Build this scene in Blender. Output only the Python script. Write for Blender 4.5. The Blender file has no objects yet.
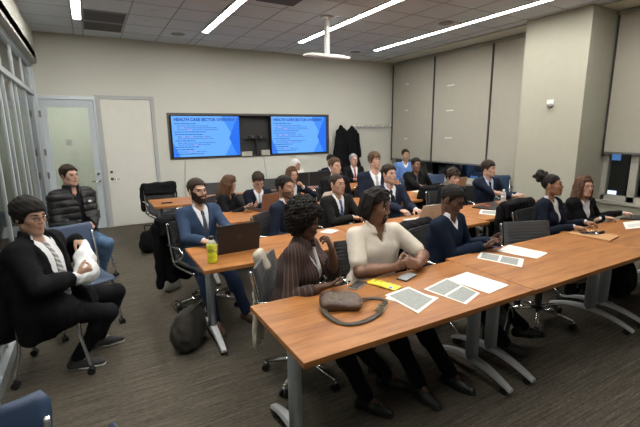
import bpy, math, random
import numpy as np
from mathutils import Vector, Matrix
random.seed(7); np.random.seed(7)
SC = bpy.context.scene
COL = SC.collection
# ------------------------------------------------------------------ camera
F_PX, YAW, PITCH, ROLL, CAM_H = 404.18, 0.5101, 0.1994, -0.0119, 1.7447
def cam_axes():
    cy, sy = math.cos(YAW), math.sin(YAW)
    fw = np.array([sy*math.cos(PITCH), cy*math.cos(PITCH), -math.sin(PITCH)])
    rt = np.array([cy, -sy, 0.0]); up = np.cross(rt, fw)
    c, s = math.cos(ROLL), math.sin(ROLL)
    return c*rt+s*up, -s*rt+c*up, fw
_r, _u, _w = cam_axes()
cam_data = bpy.data.cameras.new('camera'); cam = bpy.data.objects.new('camera', cam_data); COL.objects.link(cam)
cam_data.sensor_width = 36.0; cam_data.lens = F_PX/640*36.0; cam_data.clip_start = 0.02; cam_data.clip_end = 200
cam.matrix_world = Matrix(((_r[0], _u[0], -_w[0], 0), (_r[1], _u[1], -_w[1], 0), (_r[2], _u[2], -_w[2], CAM_H), (0, 0, 0, 1)))
SC.camera = cam
# ------------------------------------------------------------------ world, exposure
SC.view_settings.view_transform = 'Standard'; SC.view_settings.look = 'None'
SC.view_settings.gamma = 1.0; SC.view_settings.use_curve_mapping = False
SC.view_settings.exposure = 0.22
SC.cycles.use_denoising = True
SC.cycles.max_bounces = 6; SC.cycles.diffuse_bounces = 4; SC.cycles.glossy_bounces = 3
world = bpy.data.worlds.new('night'); SC.world = world; world.use_nodes = True
world.node_tree.nodes['Background'].inputs[0].default_value = (0.010, 0.014, 0.030, 1)
world.node_tree.nodes['Background'].inputs[1].default_value = 1.0
STRIP_E = 48.0            # emission of the ceiling light strips
STRIP_COL = (1.0, 0.965, 0.91)
CORRIDOR_E = 18.0
# room numbers (metres)
XL, XR, YB, YF, HC = -0.75, 6.97, 8.55, -3.2, 3.437
# ------------------------------------------------------------------ materials
_mats = {}
def mat(name, col, rough=0.6, metal=0.0, bump=0.0, bscale=200.0, var=0.0, vscale=8.0, coat=0.0, emit=None, estr=0.0, alpha=None, trans=0.0, spec=None, stretch=None, sheen=0.0):
    if name in _mats: return _mats[name]
    m = bpy.data.materials.new(name); m.use_nodes = True
    nt = m.node_tree; b = nt.nodes['Principled BSDF']
    c = tuple(col)+(1,)
    b.inputs['Base Color'].default_value = c
    b.inputs['Roughness'].default_value = rough; b.inputs['Metallic'].default_value = metal
    if coat: b.inputs['Coat Weight'].default_value = coat
    if spec is not None: b.inputs['Specular IOR Level'].default_value = spec
    if trans: b.inputs['Transmission Weight'].default_value = trans
    if sheen: b.inputs['Sheen Weight'].default_value = sheen
    if emit: b.inputs['Emission Color'].default_value = tuple(emit)+(1,); b.inputs['Emission Strength'].default_value = estr
    if alpha is not None: b.inputs['Alpha'].default_value = alpha
    tc = nt.nodes.new('ShaderNodeTexCoord'); src = tc.outputs['Object']
    if stretch:
        mp = nt.nodes.new('ShaderNodeMapping'); mp.inputs['Scale'].default_value = stretch
        nt.links.new(src, mp.inputs['Vector']); src = mp.outputs['Vector']
    n = nt.nodes.new('ShaderNodeTexNoise'); n.inputs['Scale'].default_value = vscale; n.inputs['Detail'].default_value = 4
    nt.links.new(src, n.inputs['Vector'])
    r = nt.nodes.new('ShaderNodeValToRGB'); v = max(var, 0.02)
    r.color_ramp.elements[0].position = 0.3; r.color_ramp.elements[1].position = 0.7
    r.color_ramp.elements[0].color = tuple(x*(1-v) for x in col)+(1,); r.color_ramp.elements[1].color = tuple(min(1, x*(1+v)) for x in col)+(1,)
    nt.links.new(n.outputs['Fac'], r.inputs['Fac']); nt.links.new(r.outputs['Color'], b.inputs['Base Color'])
    if bump:
        n2 = nt.nodes.new('ShaderNodeTexNoise'); n2.inputs['Scale'].default_value = bscale; n2.inputs['Detail'].default_value = 2
        nt.links.new(src, n2.inputs['Vector'])
        bp = nt.nodes.new('ShaderNodeBump'); bp.inputs['Strength'].default_value = bump; bp.inputs['Distance'].default_value = 0.01
        nt.links.new(n2.outputs['Fac'], bp.inputs['Height']); nt.links.new(bp.outputs['Normal'], b.inputs['Normal'])
    _mats[name] = m
    return m
def node_mat(name):
    m = bpy.data.materials.new(name); m.use_nodes = True; _mats[name] = m
    return m, m.node_tree, m.node_tree.nodes['Principled BSDF']
def math_node(nt, op, a, b=None, c=None):
    n = nt.nodes.new('ShaderNodeMath'); n.operation = op
    for i, v in enumerate((a, b, c)):
        if v is None: continue
        if isinstance(v, (int, float)): n.inputs[i].default_value = v
        else: nt.links.new(v, n.inputs[i])
    return n.outputs[0]
def ramp(nt, fac, stops):
    r = nt.nodes.new('ShaderNodeValToRGB'); e = r.color_ramp.elements
    while len(e) < len(stops): e.new(0.5)
    for i, (p, c) in enumerate(stops): e[i].position = p; e[i].color = tuple(c)+(1,)
    nt.links.new(fac, r.inputs['Fac']); return r.outputs['Color']
def noise(nt, vec, scale, detail=3, rough=0.5):
    n = nt.nodes.new('ShaderNodeTexNoise'); n.inputs['Scale'].default_value = scale; n.inputs['Detail'].default_value = detail; n.inputs['Roughness'].default_value = rough
    nt.links.new(vec, n.inputs['Vector']); return n.outputs['Fac']
def mapping(nt, scale=(1, 1, 1), rot=(0, 0, 0), out='Object'):
    tc = nt.nodes.new('ShaderNodeTexCoord'); mp = nt.nodes.new('ShaderNodeMapping')
    mp.inputs['Scale'].default_value = scale; mp.inputs['Rotation'].default_value = rot
    nt.links.new(tc.outputs[out], mp.inputs['Vector']); return mp.outputs['Vector']
def bump(nt, b, h, strength, dist=0.01):
    bp = nt.nodes.new('ShaderNodeBump'); bp.inputs['Strength'].default_value = strength; bp.inputs['Distance'].default_value = dist
    nt.links.new(h, bp.inputs['Height']); nt.links.new(bp.outputs['Normal'], b.inputs['Normal'])

# carpet: brown grey, fine ribs running along x
m, nt, b = node_mat('carpet')
v = mapping(nt, (1.6, 42, 1)); n1 = noise(nt, v, 1.6, 5, 0.7)
v2 = mapping(nt, (26, 160, 1)); n2 = noise(nt, v2, 1.0, 2)
v3 = mapping(nt, (1, 1, 1)); n3 = noise(nt, v3, 1.2, 2)
mix = math_node(nt, 'ADD', math_node(nt, 'MULTIPLY', n1, 0.6), math_node(nt, 'ADD', math_node(nt, 'MULTIPLY', n2, 0.34), math_node(nt, 'MULTIPLY', n3, 0.06)))
nt.links.new(ramp(nt, mix, [(0.36, (0.042, 0.036, 0.028)), (0.52, (0.094, 0.082, 0.064)), (0.68, (0.180, 0.158, 0.125))]), b.inputs['Base Color'])
b.inputs['Roughness'].default_value = 0.95; b.inputs['Specular IOR Level'].default_value = 0.15; bump(nt, b, mix, 0.6, 0.008)
CARPET = m
# table wood: orange cherry laminate, grain along x
m, nt, b = node_mat('cherry_laminate')
v = mapping(nt, (1.0, 9.0, 9.0)); n1 = noise(nt, v, 2.2, 6, 0.6)
v2 = mapping(nt, (4.0, 70.0, 70.0)); n2 = noise(nt, v2, 1.5, 3)
v3 = mapping(nt, (1.0, 2.0, 2.0)); n3 = noise(nt, v3, 5.0, 3)
mix = math_node(nt, 'ADD', math_node(nt, 'MULTIPLY', n1, 0.5), math_node(nt, 'ADD', math_node(nt, 'MULTIPLY', n2, 0.25), math_node(nt, 'MULTIPLY', n3, 0.25)))
nt.links.new(ramp(nt, mix, [(0.36, (0.215, 0.078, 0.022)), (0.5, (0.33, 0.132, 0.036)), (0.64, (0.42, 0.19, 0.060))]), b.inputs['Base Color'])
b.inputs['Roughness'].default_value = 0.40; b.inputs['Specular IOR Level'].default_value = 0.35
WOOD = m
# ceiling tile
m, nt, b = node_mat('ceiling_tile')
v = mapping(nt); n1 = noise(nt, v, 60, 4, 0.7)
nt.links.new(ramp(nt, n1, [(0.3, (0.53, 0.58, 0.635)), (0.7, (0.63, 0.69, 0.745))]), b.inputs['Base Color'])
b.inputs['Roughness'].default_value = 0.95; bump(nt, b, n1, 0.3, 0.004)
TILE = m
WALL = mat('beige_wall_paint', (0.60, 0.605, 0.54), 0.85, var=0.02, vscale=1.5, bump=0.05, bscale=300)
WALLP = mat('cream_column_paint', (0.395, 0.39, 0.315), 0.85, var=0.015, bump=0.05, bscale=300)
WHITEP = mat('white_door_paint', (0.68, 0.68, 0.62), 0.5, var=0.01)
TRIMW = mat('grey_white_trim', (0.42, 0.43, 0.425), 0.5)
ALU = mat('aluminium_frame', (0.55, 0.60, 0.63), 0.38, 0.55)
ALUD = mat('dark_aluminium', (0.17, 0.17, 0.165), 0.45, 0.3)
DOORF = mat('pale_blue_door_frame', (0.50, 0.56, 0.60), 0.5)
SHADE = mat('roller_shade_fabric', (0.42, 0.405, 0.34), 0.9, bump=0.15, bscale=500)
SILLM = mat('window_sill_grey', (0.42, 0.41, 0.36), 0.6)
CHROME = mat('chrome', (0.72, 0.72, 0.72), 0.12, 1.0)
STEEL = mat('silver_painted_steel', (0.58, 0.60, 0.62), 0.35, 0.45)
GREYM = mat('grey_painted_post', (0.36, 0.385, 0.42), 0.45, 0.15)
BLACKP = mat('black_plastic', (0.012, 0.012, 0.013), 0.45)
BLACKL = mat('black_leather', (0.022, 0.023, 0.025), 0.5, bump=0.2, bscale=150)
GREYL = mat('charcoal_leather', (0.075, 0.080, 0.085), 0.45, bump=0.15, bscale=150)
BLUEP = mat('navy_blue_plastic', (0.024, 0.050, 0.105), 0.5, var=0.05, bump=0.15, bscale=400)
WHITEG = mat('white_plastic', (0.75, 0.75, 0.72), 0.4)
PAPER = mat('white_paper', (0.80, 0.80, 0.76), 0.7)
PRINT = mat('grey_print', (0.30, 0.32, 0.30), 0.8, var=0.35, vscale=220, stretch=(0.3, 3, 1))
BLACKC = mat('black_cloth', (0.008, 0.008, 0.009), 0.9, bump=0.3, bscale=180, spec=0.12)
GRIDM = mat('ceiling_grid_metal', (0.30, 0.31, 0.33), 0.6)
VENTM = mat('vent_dark_grille', (0.07, 0.07, 0.07), 0.7)
SPKM = mat('speaker_grille', (0.28, 0.28, 0.28), 0.7)
GREYTUBE = mat('satin_tube', (0.55, 0.57, 0.58), 0.25, 0.9)
m, nt, b = node_mat('light_diffuser'); b.inputs['Emission Color'].default_value = STRIP_COL+(1,); b.inputs['Emission Strength'].default_value = STRIP_E; b.inputs['Base Color'].default_value = (0.9, 0.9, 0.9, 1); DIFF = m
m, nt, b = node_mat('corridor_diffuser'); b.inputs['Emission Color'].default_value = (1.0, 0.99, 0.93, 1); b.inputs['Emission Strength'].default_value = CORRIDOR_E; CDIFF = m
def glass(name, tint, fac, rough=0.02):
    m = bpy.data.materials.new(name); m.use_nodes = True; nt = m.node_tree
    for n in list(nt.nodes): nt.nodes.remove(n)
    o = nt.nodes.new('ShaderNodeOutputMaterial'); t = nt.nodes.new('ShaderNodeBsdfTransparent'); t.inputs[0].default_value = tuple(tint)+(1,)
    g = nt.nodes.new('ShaderNodeBsdfGlossy'); g.inputs['Roughness'].default_value = rough
    fr = nt.nodes.new('ShaderNodeFresnel'); fr.inputs[0].default_value = 1.5
    mx = nt.nodes.new('ShaderNodeMixShader'); a = math_node(nt, 'ADD', math_node(nt, 'MULTIPLY', fr.outputs[0], 0.9), fac)
    nt.links.new(a, mx.inputs[0]); nt.links.new(t.outputs[0], mx.inputs[1]); nt.links.new(g.outputs[0], mx.inputs[2]); nt.links.new(mx.outputs[0], o.inputs[0])
    _mats[name] = m; return m
GLASS = glass('clear_glass', (0.88, 0.91, 0.88), 0.0)
GLASSW = glass('window_glass', (0.9, 0.93, 0.95), 0.02)
m, nt, b = node_mat('frosted_glass'); b.inputs['Base Color'].default_value = (0.62, 0.70, 0.66, 1); b.inputs['Roughness'].default_value = 0.35; b.inputs['Alpha'].default_value = 0.55
FROST = m

# ------------------------------------------------------------------ mesh builders
def link(name, vs, fs, mats, parent=None, loc=(0, 0, 0), mi=None, smooth=False, bevel=0.0, loc_rel=False):
    me = bpy.data.meshes.new(name)
    vs = np.asarray(vs, dtype=np.float64).reshape(-1, 3)
    me.from_pydata(vs.tolist(), [], fs)
    for mm in (mats if isinstance(mats, (list, tuple)) else [mats]): me.materials.append(mm)
    if mi is not None: me.polygons.foreach_set('material_index', mi)
    me.polygons.foreach_set('use_smooth', [smooth]*len(me.polygons) if isinstance(smooth, bool) else smooth)
    me.update()
    o = bpy.data.objects.new(name, me); COL.objects.link(o)
    if parent is not None: o.parent = parent
    o.location = loc
    if bevel:
        bv = o.modifiers.new('bevel', 'BEVEL'); bv.width = bevel; bv.segments = 2; bv.limit_method = 'ANGLE'; bv.angle_limit = 0.6
    return o
class MB:
    def __init__(s): s.v = []; s.f = []; s.m = []; s.s = []
    def add(s, vs, fs, mi=0, smooth=False):
        o = len(s.v); s.v += [tuple(map(float, p)) for p in vs]; s.f += [tuple(i+o for i in f) for f in fs]; s.m += [mi]*len(fs); s.s += [smooth]*len(fs); return s
    def box(s, x0, x1, y0, y1, z0, z1, mi=0, rz=0.0, piv=None):
        vs = [(x, y, z) for z in (z0, z1) for y in (y0, y1) for x in (x0, x1)]
        if rz:
            px, py = piv if piv else ((x0+x1)/2, (y0+y1)/2); c, n = math.cos(rz), math.sin(rz)
            vs = [(px+(x-px)*c-(y-py)*n, py+(x-px)*n+(y-py)*c, z) for x, y, z in vs]
        return s.add(vs, [(0, 2, 3, 1), (4, 5, 7, 6), (0, 1, 5, 4), (2, 6, 7, 3), (0, 4, 6, 2), (1, 3, 7, 5)], mi)
    def tube(s, pts, r, n=10, mi=0, flat=None, closed=False, smooth=True):
        pts = [np.array(p, float) for p in pts]; N = len(pts); rs = r if isinstance(r, (list, tuple)) else [r]*N
        T = []
        for i in range(N):
            a = pts[(i-1) % N] if (closed or i > 0) else pts[i]; c = pts[(i+1) % N] if (closed or i < N-1) else pts[i]
            t = c-a; T.append(t/(np.linalg.norm(t)+1e-12))
        ref = np.array([0, 0, 1.0]) if abs(T[0][2]) < 0.9 else np.array([1.0, 0, 0])
        if flat is not None: ref = np.array(flat[0], float)
        u = ref-T[0]*(ref@T[0]); u /= np.linalg.norm(u); vs = []
        for i in range(N):
            u = u-T[i]*(u@T[i]); u /= np.linalg.norm(u); w = np.cross(T[i], u)
            fr = flat[1] if flat is not None else 1.0
            for k in range(n):
                a = 2*math.pi*(k+0.5)/n; vs.append(pts[i]+rs[i]*(u*math.cos(a)*fr+w*math.sin(a)))
        fs = []
        for i in range(N if closed else N-1):
            j = (i+1) % N
            for k in range(n): fs.append((i*n+k, i*n+(k+1) % n, j*n+(k+1) % n, j*n+k))
        s.add(vs, fs, mi, smooth)
        if not closed:
            o = len(s.v)-len(vs); s.f += [tuple(o+k for k in range(n))[::-1], tuple(o+(N-1)*n+k for k in range(n))]; s.m += [mi]*2; s.s += [False]*2
        return s
    def cyl(s, c, ax, h, r, r2=None, n=16, mi=0):
        c = np.array(c, float); a = np.array(ax, float); a /= np.linalg.norm(a)
        return s.tube([c, c+a*h], [r, r if r2 is None else r2], n, mi)
    def lathe(s, c, prof, n=20, mi=0):
        vs = []; fs = []
        for r, z in prof:
            for k in range(n): a = 2*math.pi*k/n; vs.append((c[0]+r*math.cos(a), c[1]+r*math.sin(a), c[2]+z))
        for i in range(len(prof)-1):
            for k in range(n): fs.append((i*n+k, i*n+(k+1) % n, (i+1)*n+(k+1) % n, (i+1)*n+k))
        fs.append(tuple(range(n))[::-1]); fs.append(tuple((len(prof)-1)*n+k for k in range(n)))
        return s.add(vs, fs, mi, True)
    def sheet(s, P, th, mi=0, smooth=True, nrm=None):
        # P: grid (a,b,3) thickened by th along its normals
        P = np.asarray(P, float); A, B = P.shape[:2]
        du = np.gradient(P, axis=0); dv = np.gradient(P, axis=1); N = np.cross(du, dv); N /= (np.linalg.norm(N, axis=2, keepdims=True)+1e-12)
        if nrm is not None: N = np.broadcast_to(np.array(nrm, float), P.shape)
        top = P+N*th/2; bot = P-N*th/2; vs = list(top.reshape(-1, 3))+list(bot.reshape(-1, 3)); o = A*B; fs = []
        for i in range(A-1):
            for j in range(B-1):
                a, b_, c, d = i*B+j, (i+1)*B+j, (i+1)*B+j+1, i*B+j+1
                fs.append((a, b_, c, d)); fs.append((o+a, o+d, o+c, o+b_))
        for i in range(A-1):
            for j, fl in ((0, 1), (B-1, 0)):
                a, b_ = i*B+j, (i+1)*B+j; q = (a, o+a, o+b_, b_); fs.append(q if fl else q[::-1])
        for j in range(B-1):
            for i, fl in ((0, 0), (A-1, 1)):
                a, b_ = i*B+j, i*B+j+1; q = (a, o+a, o+b_, b_); fs.append(q if fl else q[::-1])
        return s.add(vs, fs, mi, smooth)
    def build(s, name, mats, parent=None, loc=(0, 0, 0), bevel=0.0):
        return link(name, s.v, s.f, mats, parent, loc, s.m, s.s, bevel)
def arc(pts, n=6, closed=False):
    # Catmull-Rom through pts
    P = [np.array(p, float) for p in pts]; out = []; N = len(P)
    for i in range(N if closed else N-1):
        if closed: p0, p1, p2, p3 = P[i-1], P[i], P[(i+1) % N], P[(i+2) % N]
        else: p0, p1, p2, p3 = P[max(i-1, 0)], P[i], P[i+1], P[min(i+2, N-1)]
        for k in range(n):
            t = k/n; out.append(0.5*((2*p1)+(-p0+p2)*t+(2*p0-5*p1+4*p2-p3)*t*t+(-p0+3*p1-3*p2+p3)*t**3))
    if not closed: out.append(P[-1])
    return out
def tag(o, label=None, cat=None, group=None, kind=None):
    if label: o['label'] = label
    if cat: o['category'] = cat
    if group: o['group'] = group
    if kind: o['kind'] = kind
    return o
def empty(name, loc, rz=0.0, label=None, cat=None, group=None):
    o = bpy.data.objects.new(name, None); o.empty_display_size = 0.1; COL.objects.link(o)
    o.location = loc; o.rotation_euler = (0, 0, rz); return tag(o, label, cat, group)
KIDS = {}
def copy_tree(o, parent=None):
    c = o.copy(); COL.objects.link(c)
    if parent is not None: c.parent = parent
    for ch in list(o.children): copy_tree(ch, c)
    return c
def struct(name, mb, mats, parent=None, bevel=0.0):
    o = mb.build(name, mats, parent, bevel=bevel)
    if parent is None: o['kind'] = 'structure'
    return o
# ================================================================== SETTING
fl = MB(); fl.box(-3.6, XR+0.05, YF, YB+2.2, -0.12, 0.0); struct('floor', fl, CARPET)
cl = MB(); cl.box(-0.63, 6.42, YF, YB, HC, HC+0.08, 0)
STRX = [-1.81+1.919, 1.919, 3.7354, 5.5223]; STRX[0] = 0.035
gx = []
for xi in STRX: gx += [xi-0.07, xi+0.07, xi+0.655, xi+1.24]
for x in gx:
    if -0.6 < x < 6.4: cl.box(x-0.009, x+0.009, YF, YB, HC-0.003, HC+0.01, 1)
y = 7.40
ys = [y+0.61*k for k in range(-17, 2)]
for y in ys: cl.box(-0.63, 6.42, y-0.008, y+0.008, HC-0.0025, HC+0.01, 1)
cl.box(6.47, XR+0.3, YF, YB, HC-0.01, HC+0.08, 2); cl.box(6.42, 6.47, YF, YB, HC+0.05, HC+0.08, 3)
cl.box(-3.6, -0.63, YF, YB+2.2, 2.965, 3.1, 2)                       # lower corridor ceiling
cl.box(-0.66, -0.63, YF, YB, 2.965, HC+0.02, 2)                       # bulkhead face over the glass
struct('ceiling', cl, [TILE, GRIDM, WALL, BLACKP])
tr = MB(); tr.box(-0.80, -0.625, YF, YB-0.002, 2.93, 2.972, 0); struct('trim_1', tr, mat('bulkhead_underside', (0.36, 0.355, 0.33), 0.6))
# back wall with door opening and screen niche
w = MB()
for a in [(-3.6, -0.74, 0, HC), (-0.74, 0.165, 2.41, HC), (0.165, 1.37, 0, HC), (1.37, 5.05, 0, 1.225), (1.37, 5.05, 2.145, HC), (5.05, XR+0.3, 0, HC)]:
    w.box(a[0], a[1], YB, YB+0.16, a[2], a[3])
w.box(1.30, 5.12, YB+0.15, YB+0.18, 1.1, 2.2, 1)
struct('wall_back', w, [WALL, mat('niche_dark', (0.03, 0.03, 0.03), 0.7)])
w = MB(); w.box(-3.6, XR+0.3, YF-0.15, YF, 0, HC); struct('wall_front', w, WALL)
w = MB(); w.box(-3.75, -3.6, YF, YB+2.2, 0, 3.1); struct('wall_corridor', w, mat('corridor_paint', (0.60, 0.61, 0.56), 0.8))
w = MB(); w.box(-3.75, 3.5, YB+2.2, YB+2.35, 0, 3.1); w.box(2.0, 2.1, YB+0.18, YB+2.2, 0, 3.1); struct('wall_far', w, mat('corridor_paint', (0.60, 0.61, 0.56), 0.8))
w = MB(); w.box(-0.63, 2.1, YB+0.16, YB+2.2, 2.965, 3.1); struct('ceiling_beyond', w, WALL)
# screen niche metal rim
t = MB()
for a in [(1.37, 5.05, 2.105, 2.145), (1.37, 5.05, 1.225, 1.245), (1.37, 1.41, 1.245, 2.105), (5.0, 5.05, 1.245, 2.105)]:
    t.box(a[0], a[1], YB-0.012, YB+0.14, a[2], a[3])
struct('trim_2', t, mat('niche_steel_rim', (0.13, 0.125, 0.115), 0.35, 0.6))
# glazed wall on the left
w = MB()
w.box(-0.80, -0.70, YF, YB, 0.0, 0.09); w.box(-0.79, -0.71, YF, YB, 2.40, 2.46); w.box(-0.79, -0.71, YF, YB, 2.86, 2.935)
for k in range(13):
    y = 8.43-0.925*k; w.box(-0.765, -0.735, y-0.024, y+0.024, 0.0, 2.93)
for y in (5.35, 6.22): w.box(-0.765, -0.735, y-0.03, y+0.03, 0.0, 2.42)
w.box(-0.79, -0.70, YB-0.06, YB, 0, 2.93)
wl = struct('wall_left', w, ALU)
g = MB(); g.box(-0.753, -0.747, YF, YB-0.06, 0.09, 2.40); g.box(-0.753, -0.747, YF, YB-0.06, 2.46, 2.86)
g.build('glass_pane', GLASS, wl)
# door 1: glazed, door 2: plain white
d = MB()
for a in [(-0.74, -0.685, 0, 2.41), (0.135, 0.168, 0, 2.41), (-0.685, 0.135, 2.35, 2.41)]: d.box(a[0], a[1], YB-0.035, YB+0.16, a[2], a[3])
d1 = struct('door_1', d, ALU, bevel=0.003)
d = MB()
for a in [(-0.68, -0.585, 0.01, 2.345), (0.035, 0.13, 0.01, 2.345), (-0.585, 0.035, 2.22, 2.345), (-0.585, 0.035, 0.01, 0.20)]: d.box(a[0], a[1], YB-0.02, YB+0.03, a[2], a[3])
lf = d.build('door_leaf', DOORF, d1)
d = MB(); d.box(-0.585, 0.035, YB-0.002, YB+0.006, 0.20, 2.22); d.build('glass_pane', GLASS, d1)
def lever(x, y, z, dr, parent):
    h = MB(); h.cyl((x, y, z), (0, -1, 0), 0.012, 0.027); h.cyl((x, y, z), (0, -1, 0), 0.05, 0.011)
    h.tube([(x, y-0.05, z), (x+dr*0.05, y-0.052, z), (x+dr*0.12, y-0.045, z-0.004)], 0.010); h.build('door_handle', CHROME, parent)
    h = MB(); h.cyl((x, y, z+0.13), (0, -1, 0), 0.014, 0.024); h.build('door_lock', CHROME, parent)
lever(0.085, YB-0.02, 0.90, -1, d1)
for z in (0.35, 1.05, 1.45, 2.1):
    h = MB(); h.box(-0.70, -0.665, YB-0.045, YB-0.018, z-0.055, z+0.055); h.build('hinge', ALUD, d1)
d = MB()
for a in [(0.17, 0.24, 0, 2.44), (1.09, 1.16, 0, 2.44), (0.24, 1.09, 2.375, 2.44)]: d.box(a[0], a[1], YB-0.03, YB+0.05, a[2], a[3])
d2 = struct('door_2', d, TRIMW, bevel=0.004)
d = MB(); d.box(0.243, 1.087, YB-0.012, YB+0.03, 0.008, 2.372); d.build('door_leaf', WHITEP, d2, bevel=0.002)
lever(0.305, YB-0.012, 0.92, 1, d2)
# right wall: low wall, windows, column
w = MB(); w.box(XR, XR+0.3, YF, YB, 0, 0.60); w.box(XR-0.05, XR+0.32, YF, YB, 0.60, 0.635, 1)
w.box(XR, XR+0.3, YF, YB, 3.30, HC); struct('wall_right', w, [WALLP, SILLM])
w = MB(); w.box(6.28, XR+0.3, 3.40, 4.40, 0, HC-0.001); struct('wall_column', w, WALLP, bevel=0.004)
wins = [(-3.15, -1.0), (-1.0, 1.15), (1.15, 3.38), (4.42, 5.50), (5.50, 7.02), (7.02, 8.50)]
for i, (y0, y1) in enumerate(wins):
    f = MB(); X0, X1 = XR+0.06, XR+0.16
    cuts = [y0, y1] if i > 2 else [y0, (y0+y1)/2+0.05, y1]
    if i == 2: cuts = [y0, 2.97, y1]
    for c in cuts: f.box(X0, X1, c-0.05, c+0.05, 0.635, 3.3)
    f.box(X0, X1, y0, y1, 0.635, 0.72); f.box(X0, X1, y0, y1, 3.2, 3.3)
    wf = struct('window_%d' % (i+1), f, SILLM)
    p_ = MB(); p_.box(XR+0.10, XR+0.108, y0, y1, 0.72, 3.2); p_.build('glass_pane', GLASSW, wf)
# street and buildings outside (night)
g = MB(); g.box(7.6, 60, -40, 60, -3.2, -3.0); struct('ground', g, mat('wet_asphalt', (0.03, 0.032, 0.036), 0.35))
# corridor behind the glass and room behind the glazed door: ceiling lights and a few things
for i, y in enumerate((8.9, 6.4, 3.9, 1.4, -1.0)):
    t = empty('corridor_light', (-2.2, y, 2.963), 0, 'corridor strip light seen through the glass wall, number of the row from the door', 'light', 'corridor lights behind the glass')
    t['label'] = 'corridor strip light seen through the upper glass wall'
    d = MB(); d.box(-0.9, 0.9, -0.06, 0.06, -0.012, 0.0); d.build('diffuser', CDIFF, t)
t = empty('corridor_light', (-0.1, YB+0.9, 2.963), 0, 'strip light in the room beyond the glazed door', 'light')
d = MB(); d.box(-0.5, 0.5, -0.3, 0.3, -0.012, 0.0); d.build('diffuser', CDIFF, t)

# ================================================================== CEILING FITTINGS
def light(x, y0, y1, label):
    t = empty('ceiling_light', (x, (y0+y1)/2, HC), 0, label, 'light', 'linear ceiling lights')
    L = (y1-y0)/2
    f = MB(); f.box(-0.068, -0.05, -L, L, -0.012, 0.02); f.box(0.05, 0.068, -L, L, -0.012, 0.02); f.box(-0.068, 0.068, -L-0.02, -L, -0.012, 0.02); f.box(-0.068, 0.068, L, L+0.02, -0.012, 0.02)
    f.build('frame', TRIMW, t)
    n = max(1, round(2*L/1.22))
    for k in range(n):
        a = -L+2*L*k/n; d = MB(); d.box(-0.05, 0.05, a+0.006, a+2*L/n-0.006, -0.008, 0.0); d.build('diffuser', DIFF, t)
LN = ['short bright ceiling strip light beside the two vents at far left', 'bright strip light second from the left in the ceiling', 'long bright strip light passing behind the hanging white bar', 'long bright strip light nearest the window shades']
for xi, l, y0 in zip(STRX, LN, (0.06, 0.06, 1.28, 1.28)): light(xi, y0, 7.38, l)
for i, (x, y) in enumerate([(0.39, 7.09), (0.39, 7.72)]):
    t = empty('ceiling_vent', (x, y, HC), 0, ['dark slotted ceiling vent beside left strip light, nearer of the two', 'dark slotted ceiling vent beside left strip light, one closest to the back wall'][i], 'vent', 'ceiling vents')
    f = MB(); f.box(-0.28, 0.28, -0.29, -0.27, -0.014, 0.01); f.box(-0.28, 0.28, 0.27, 0.29, -0.014, 0.01); f.box(-0.28, -0.265, -0.27, 0.27, -0.014, 0.01); f.box(0.265, 0.28, -0.27, 0.27, -0.014, 0.01); f.build('frame', GRIDM, t)
    f = MB(); f.box(-0.265, 0.265, -0.27, 0.27, -0.004, 0.004)
    for k in range(17): yy = -0.26+k*0.0325; f.box(-0.265, 0.265, yy, yy+0.012, -0.012, -0.002, 1)
    f.build('grille', [VENTM, mat('vent_slat', (0.13, 0.13, 0.13), 0.6)], t)
t = empty('ceiling_vent', (2.36, 5.10, HC), 0, 'dark ceiling vent at the top edge between the strip lights', 'vent', 'ceiling vents')
f = MB(); f.box(-0.27, 0.27, -0.29, 0.29, -0.006, 0.004); f.build('grille', VENTM, t)
for (x, y, l) in [(1.543, 7.727, 'round grey ceiling speaker near the back wall, left one'), (5.25, 7.72, 'round grey ceiling speaker right of the hanging white bar'), (5.205, 5.08, 'round grey ceiling speaker above the window shades, between two strip lights')]:
    s_ = MB(); s_.lathe((0, 0, 0), [(0.115, 0.0), (0.115, -0.008), (0.10, -0.012), (0.0001, -0.012)], 24)
    o = s_.build('ceiling_speaker', SPKM, None, (x, y, HC-0.003)); tag(o, l, 'speaker', 'ceiling speakers')
for (x, y, l) in [(0.984, 6.43, 'tiny white ceiling sprinkler right of the vents, nearer one'), (0.978, 7.04, 'tiny white ceiling sprinkler right of the vents, farther one'), (5.2, 7.06, 'tiny white ceiling sprinkler beside the far round speaker')]:
    s_ = MB(); s_.lathe((0, 0, 0), [(0.05, 0.0), (0.05, -0.006), (0.025, -0.012), (0.02, -0.03), (0.0001, -0.03)], 16)
    o = s_.build('ceiling_sprinkler', WHITEG, None, (x, y, HC-0.002)); tag(o, l, 'sprinkler', 'ceiling sprinklers')
# hanging white bar on a post
t = empty('projector_mount', (3.30, 5.62, HC), 0, 'white pole hanging from the ceiling with a flat white bar', 'mount')
f = MB(); f.lathe((0, 0, 0), [(0.10, -0.003), (0.10, -0.018), (0.05, -0.026), (0.0001, -0.026)], 20); f.build('ceiling_plate', WHITEG, t)
f = MB(); f.box(-0.032, 0.032, -0.032, 0.032, -0.55, -0.02); f.build('pole', WHITEG, t, bevel=0.008)
f = MB(); f.box(-0.38, 0.38, -0.07, 0.07, -0.585, -0.553); f.box(-0.30, 0.30, -0.045, 0.045, -0.552, -0.535); f.build('flat_bar', WHITEG, t, bevel=0.006)
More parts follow.
